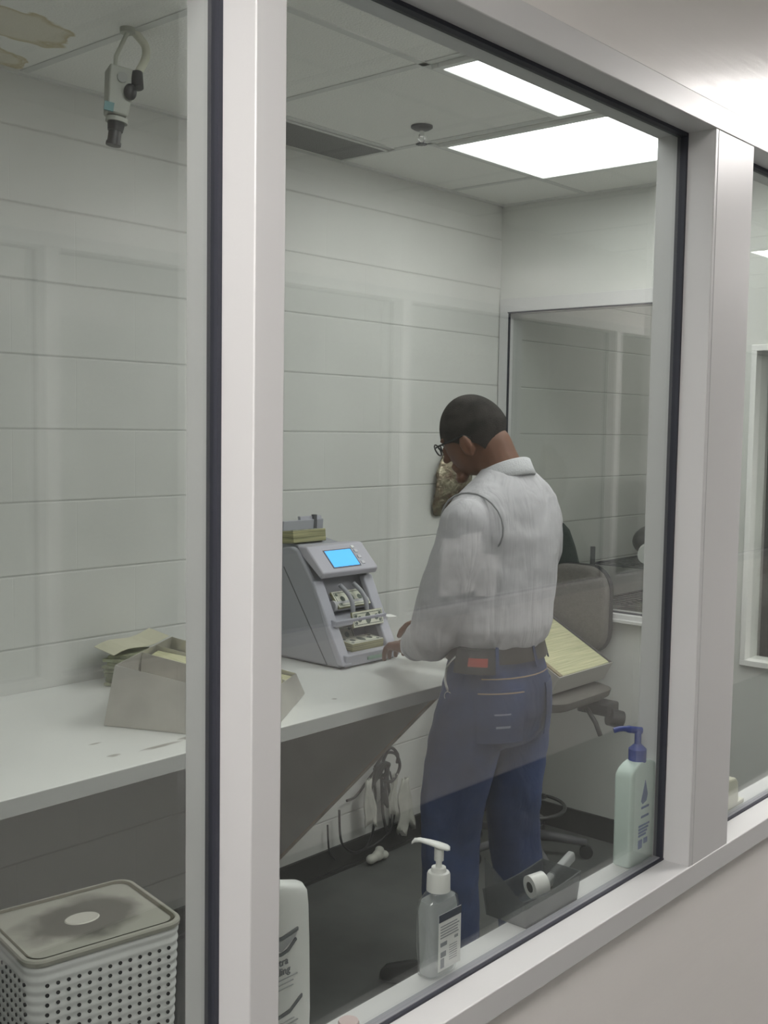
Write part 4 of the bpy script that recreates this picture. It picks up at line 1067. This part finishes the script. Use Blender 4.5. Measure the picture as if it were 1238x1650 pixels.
MB().hexa([Vector(p) for p in ((bx1-.015, by0_+.003, ZL+.001), (bx1-.012, by0_+.003, ZL+.001), (bx1-.012, by1_-.003, ZL+.001), (bx1-.015, by1_-.003, ZL+.001), (bx1-.003, by0_+.003, ZL+.048), (bx1, by0_+.003, ZL+.048), (bx1, by1_-.003, ZL+.048), (bx1-.003, by1_-.003, ZL+.050))]).build('end_wall', smoke, t)
MB().box(bx0+.012, bx1-.012, by0_, by1_, ZL+.0005, ZL+.004).build('bottom', smoke, t)
t = thing('tape_roll', 'white roll of tape with dark core sitting in the smoky desk bin', 'tape', (1.535, .99, ZL+.03))
c0 = Vector((1.537, .990, ZL+.035)); ax = Vector((.85, -.35, .1)).normalized()
MB().cyl(c0-ax*.014, c0+ax*.014, .0195, n=32).build('roll', MT['white'], t, smooth=True, auto=40)
MB().cyl(c0-ax*.0145, c0+ax*.0148, .009, n=20).build('core', MT['black'], t, smooth=True, auto=40)
tag(MB().box(-.009, .009, -.007, .007, -.055, .045, Matrix.Translation((1.630, 1.005, ZL+.030)) @ Matrix.Rotation(R(72), 4, 'Y')).build('glue_tube', mat('clear_grey_plastic', (.42, .43, .43), .3), bevel=.004), 'grey flat tube leaning against the right end of the smoky desk bin', 'tube')
tag(MB().ell([(ZL, 1.047, .962, .014, .014), (ZL+.006, 1.047, .962, .0145, .0145), (ZL+.009, 1.047, .962, .013, .013)], 28).build('small_jar', mat('pale_pink_plastic', (.60, .46, .45), .4), smooth=True, auto=50), 'small pale pink capped jar on the ledge at the bottom edge of the photo', 'jar')
# cream desk box at the right window
t = thing('tape_dispenser', 'cream plastic rounded dispenser on the ledge of the right window', 'dispenser', (2.19, .968, ZL))
cr = mat('cream_plastic', (.68, .67, .55), .4)
MB().prism([(2.13, ZL), (2.235, ZL), (2.255, ZL+.012), (2.252, ZL+.028), (2.248, ZL+.056), (2.236, ZL+.066), (2.18, ZL+.070), (2.13, ZL+.055)], .950, .985, 'y').build('housing', cr, t, bevel=.005, seg=3)
MB().box(2.22, 2.285, .952, .983, ZL+.0002, ZL+.010).build('foot', cr, t, bevel=.002)

# sheets taped on the glass across the hall (seen mirrored on the shirt)
for i, (x, z, w_, h_, a_, lb) in enumerate(((3.97, 1.02, .15, .26, 4, 'white sheet taped across the hall, leftmost of three mirrored on the shirt'), (4.12, 1.03, .17, .27, -3, 'white sheet taped across the hall, middle of three mirrored on the shirt'), (4.25, .96, .16, .20, 8, 'white sheet taped across the hall, rightmost of three mirrored on the shirt'))):
    tag(MB().box(-w_/2, w_/2, 0, .001, -h_/2, h_/2, Matrix.Translation((x, YO-.056+.002*i, z)) @ Matrix.Rotation(R(a_), 4, 'Y')).build('paper_sheet', MT['paper']), lb, 'paper', 'sheets taped across the hall')

# ================================================================== ROOM BEYOND THE PARTITION
t = thing('wire_rack', 'dark wire shelf rack seen through the partition glass at the back wall', 'rack', (4.95, 2.55, 0))
for x in (4.60, 5.30):
    for y in (2.38, 2.70): MB().cyl((x, y, 0), (x, y, 1.10), .012, n=10).build('post', MT['darkgrey'], t, smooth=True, auto=40)
for z in (.25, .60, .84, 1.02):
    sh_ = MB()
    for k in range(15): sh_.cyl((4.60+.05*k, 2.38, z), (4.60+.05*k, 2.70, z), .003, n=6)
    for y in (2.38, 2.54, 2.70): sh_.cyl((4.60, y, z), (5.30, y, z), .006, n=6)
    sh_.build('wire_shelf', MT['darkgrey'], t)
for (x, y, z, s1, s2, h, lb) in ((4.72, 2.52, .606, .10, .10, .20, 'black equipment box low on the wire rack, left one'), (5.02, 2.54, .606, .12, .12, .17, 'black equipment box low on the wire rack, right one'), (4.98, 2.56, 1.026, .13, .11, .19, 'dark bag heaped on top of the wire rack beside the roll')):
    rw = []
    if h == .19:
        tag(MB().ball((x, y, z+.085), .14, .12, .085).build('dark_bag', MT['black'], smooth=True), lb, 'bag')
    else: tag(MB().box(x-s1, x+s1, y-s2, y+s2, z+.001, z+h).build('equipment_box', MT['darkgrey'], bevel=.006), lb, 'box')
t = thing('paper_roll', 'white paper roll lying on top of the wire rack beyond the partition', 'paper roll', (4.74, 2.50, 1.03))
MB().cyl((4.70, 2.47, 1.072), (4.80, 2.52, 1.072), .044, n=28).build('roll', MT['paper'], t, smooth=True, auto=40)
MB().cyl((4.699, 2.4695, 1.072), (4.801, 2.5205, 1.072), .012, n=16).build('core', MT['edge'], t, smooth=True, auto=40)
t = thing('cabinet', 'dark grey cabinet standing beyond the small white framed partition window', 'cabinet', (5.3, 1.3, 0))
cb_ = MB().box(4.9, 5.7, 1.5, 2.0, .02, 1.7).build('carcass', mat('dark_cabinet', (.05, .055, .055), .4, var=.3, vscale=6), t, bevel=.004)
for k in (0, 1):
    dd = MB().box(4.91+.395*k, 5.295+.395*k, 1.485, 1.5, .06, 1.68).build('door', mat('dark_door', (.06, .065, .065), .35), t, bevel=.003)
    MB().cyl((5.25+.10*k, 1.475, .8), (5.25+.10*k, 1.475, .95), .006).build('handle', MT['chrome'], dd)
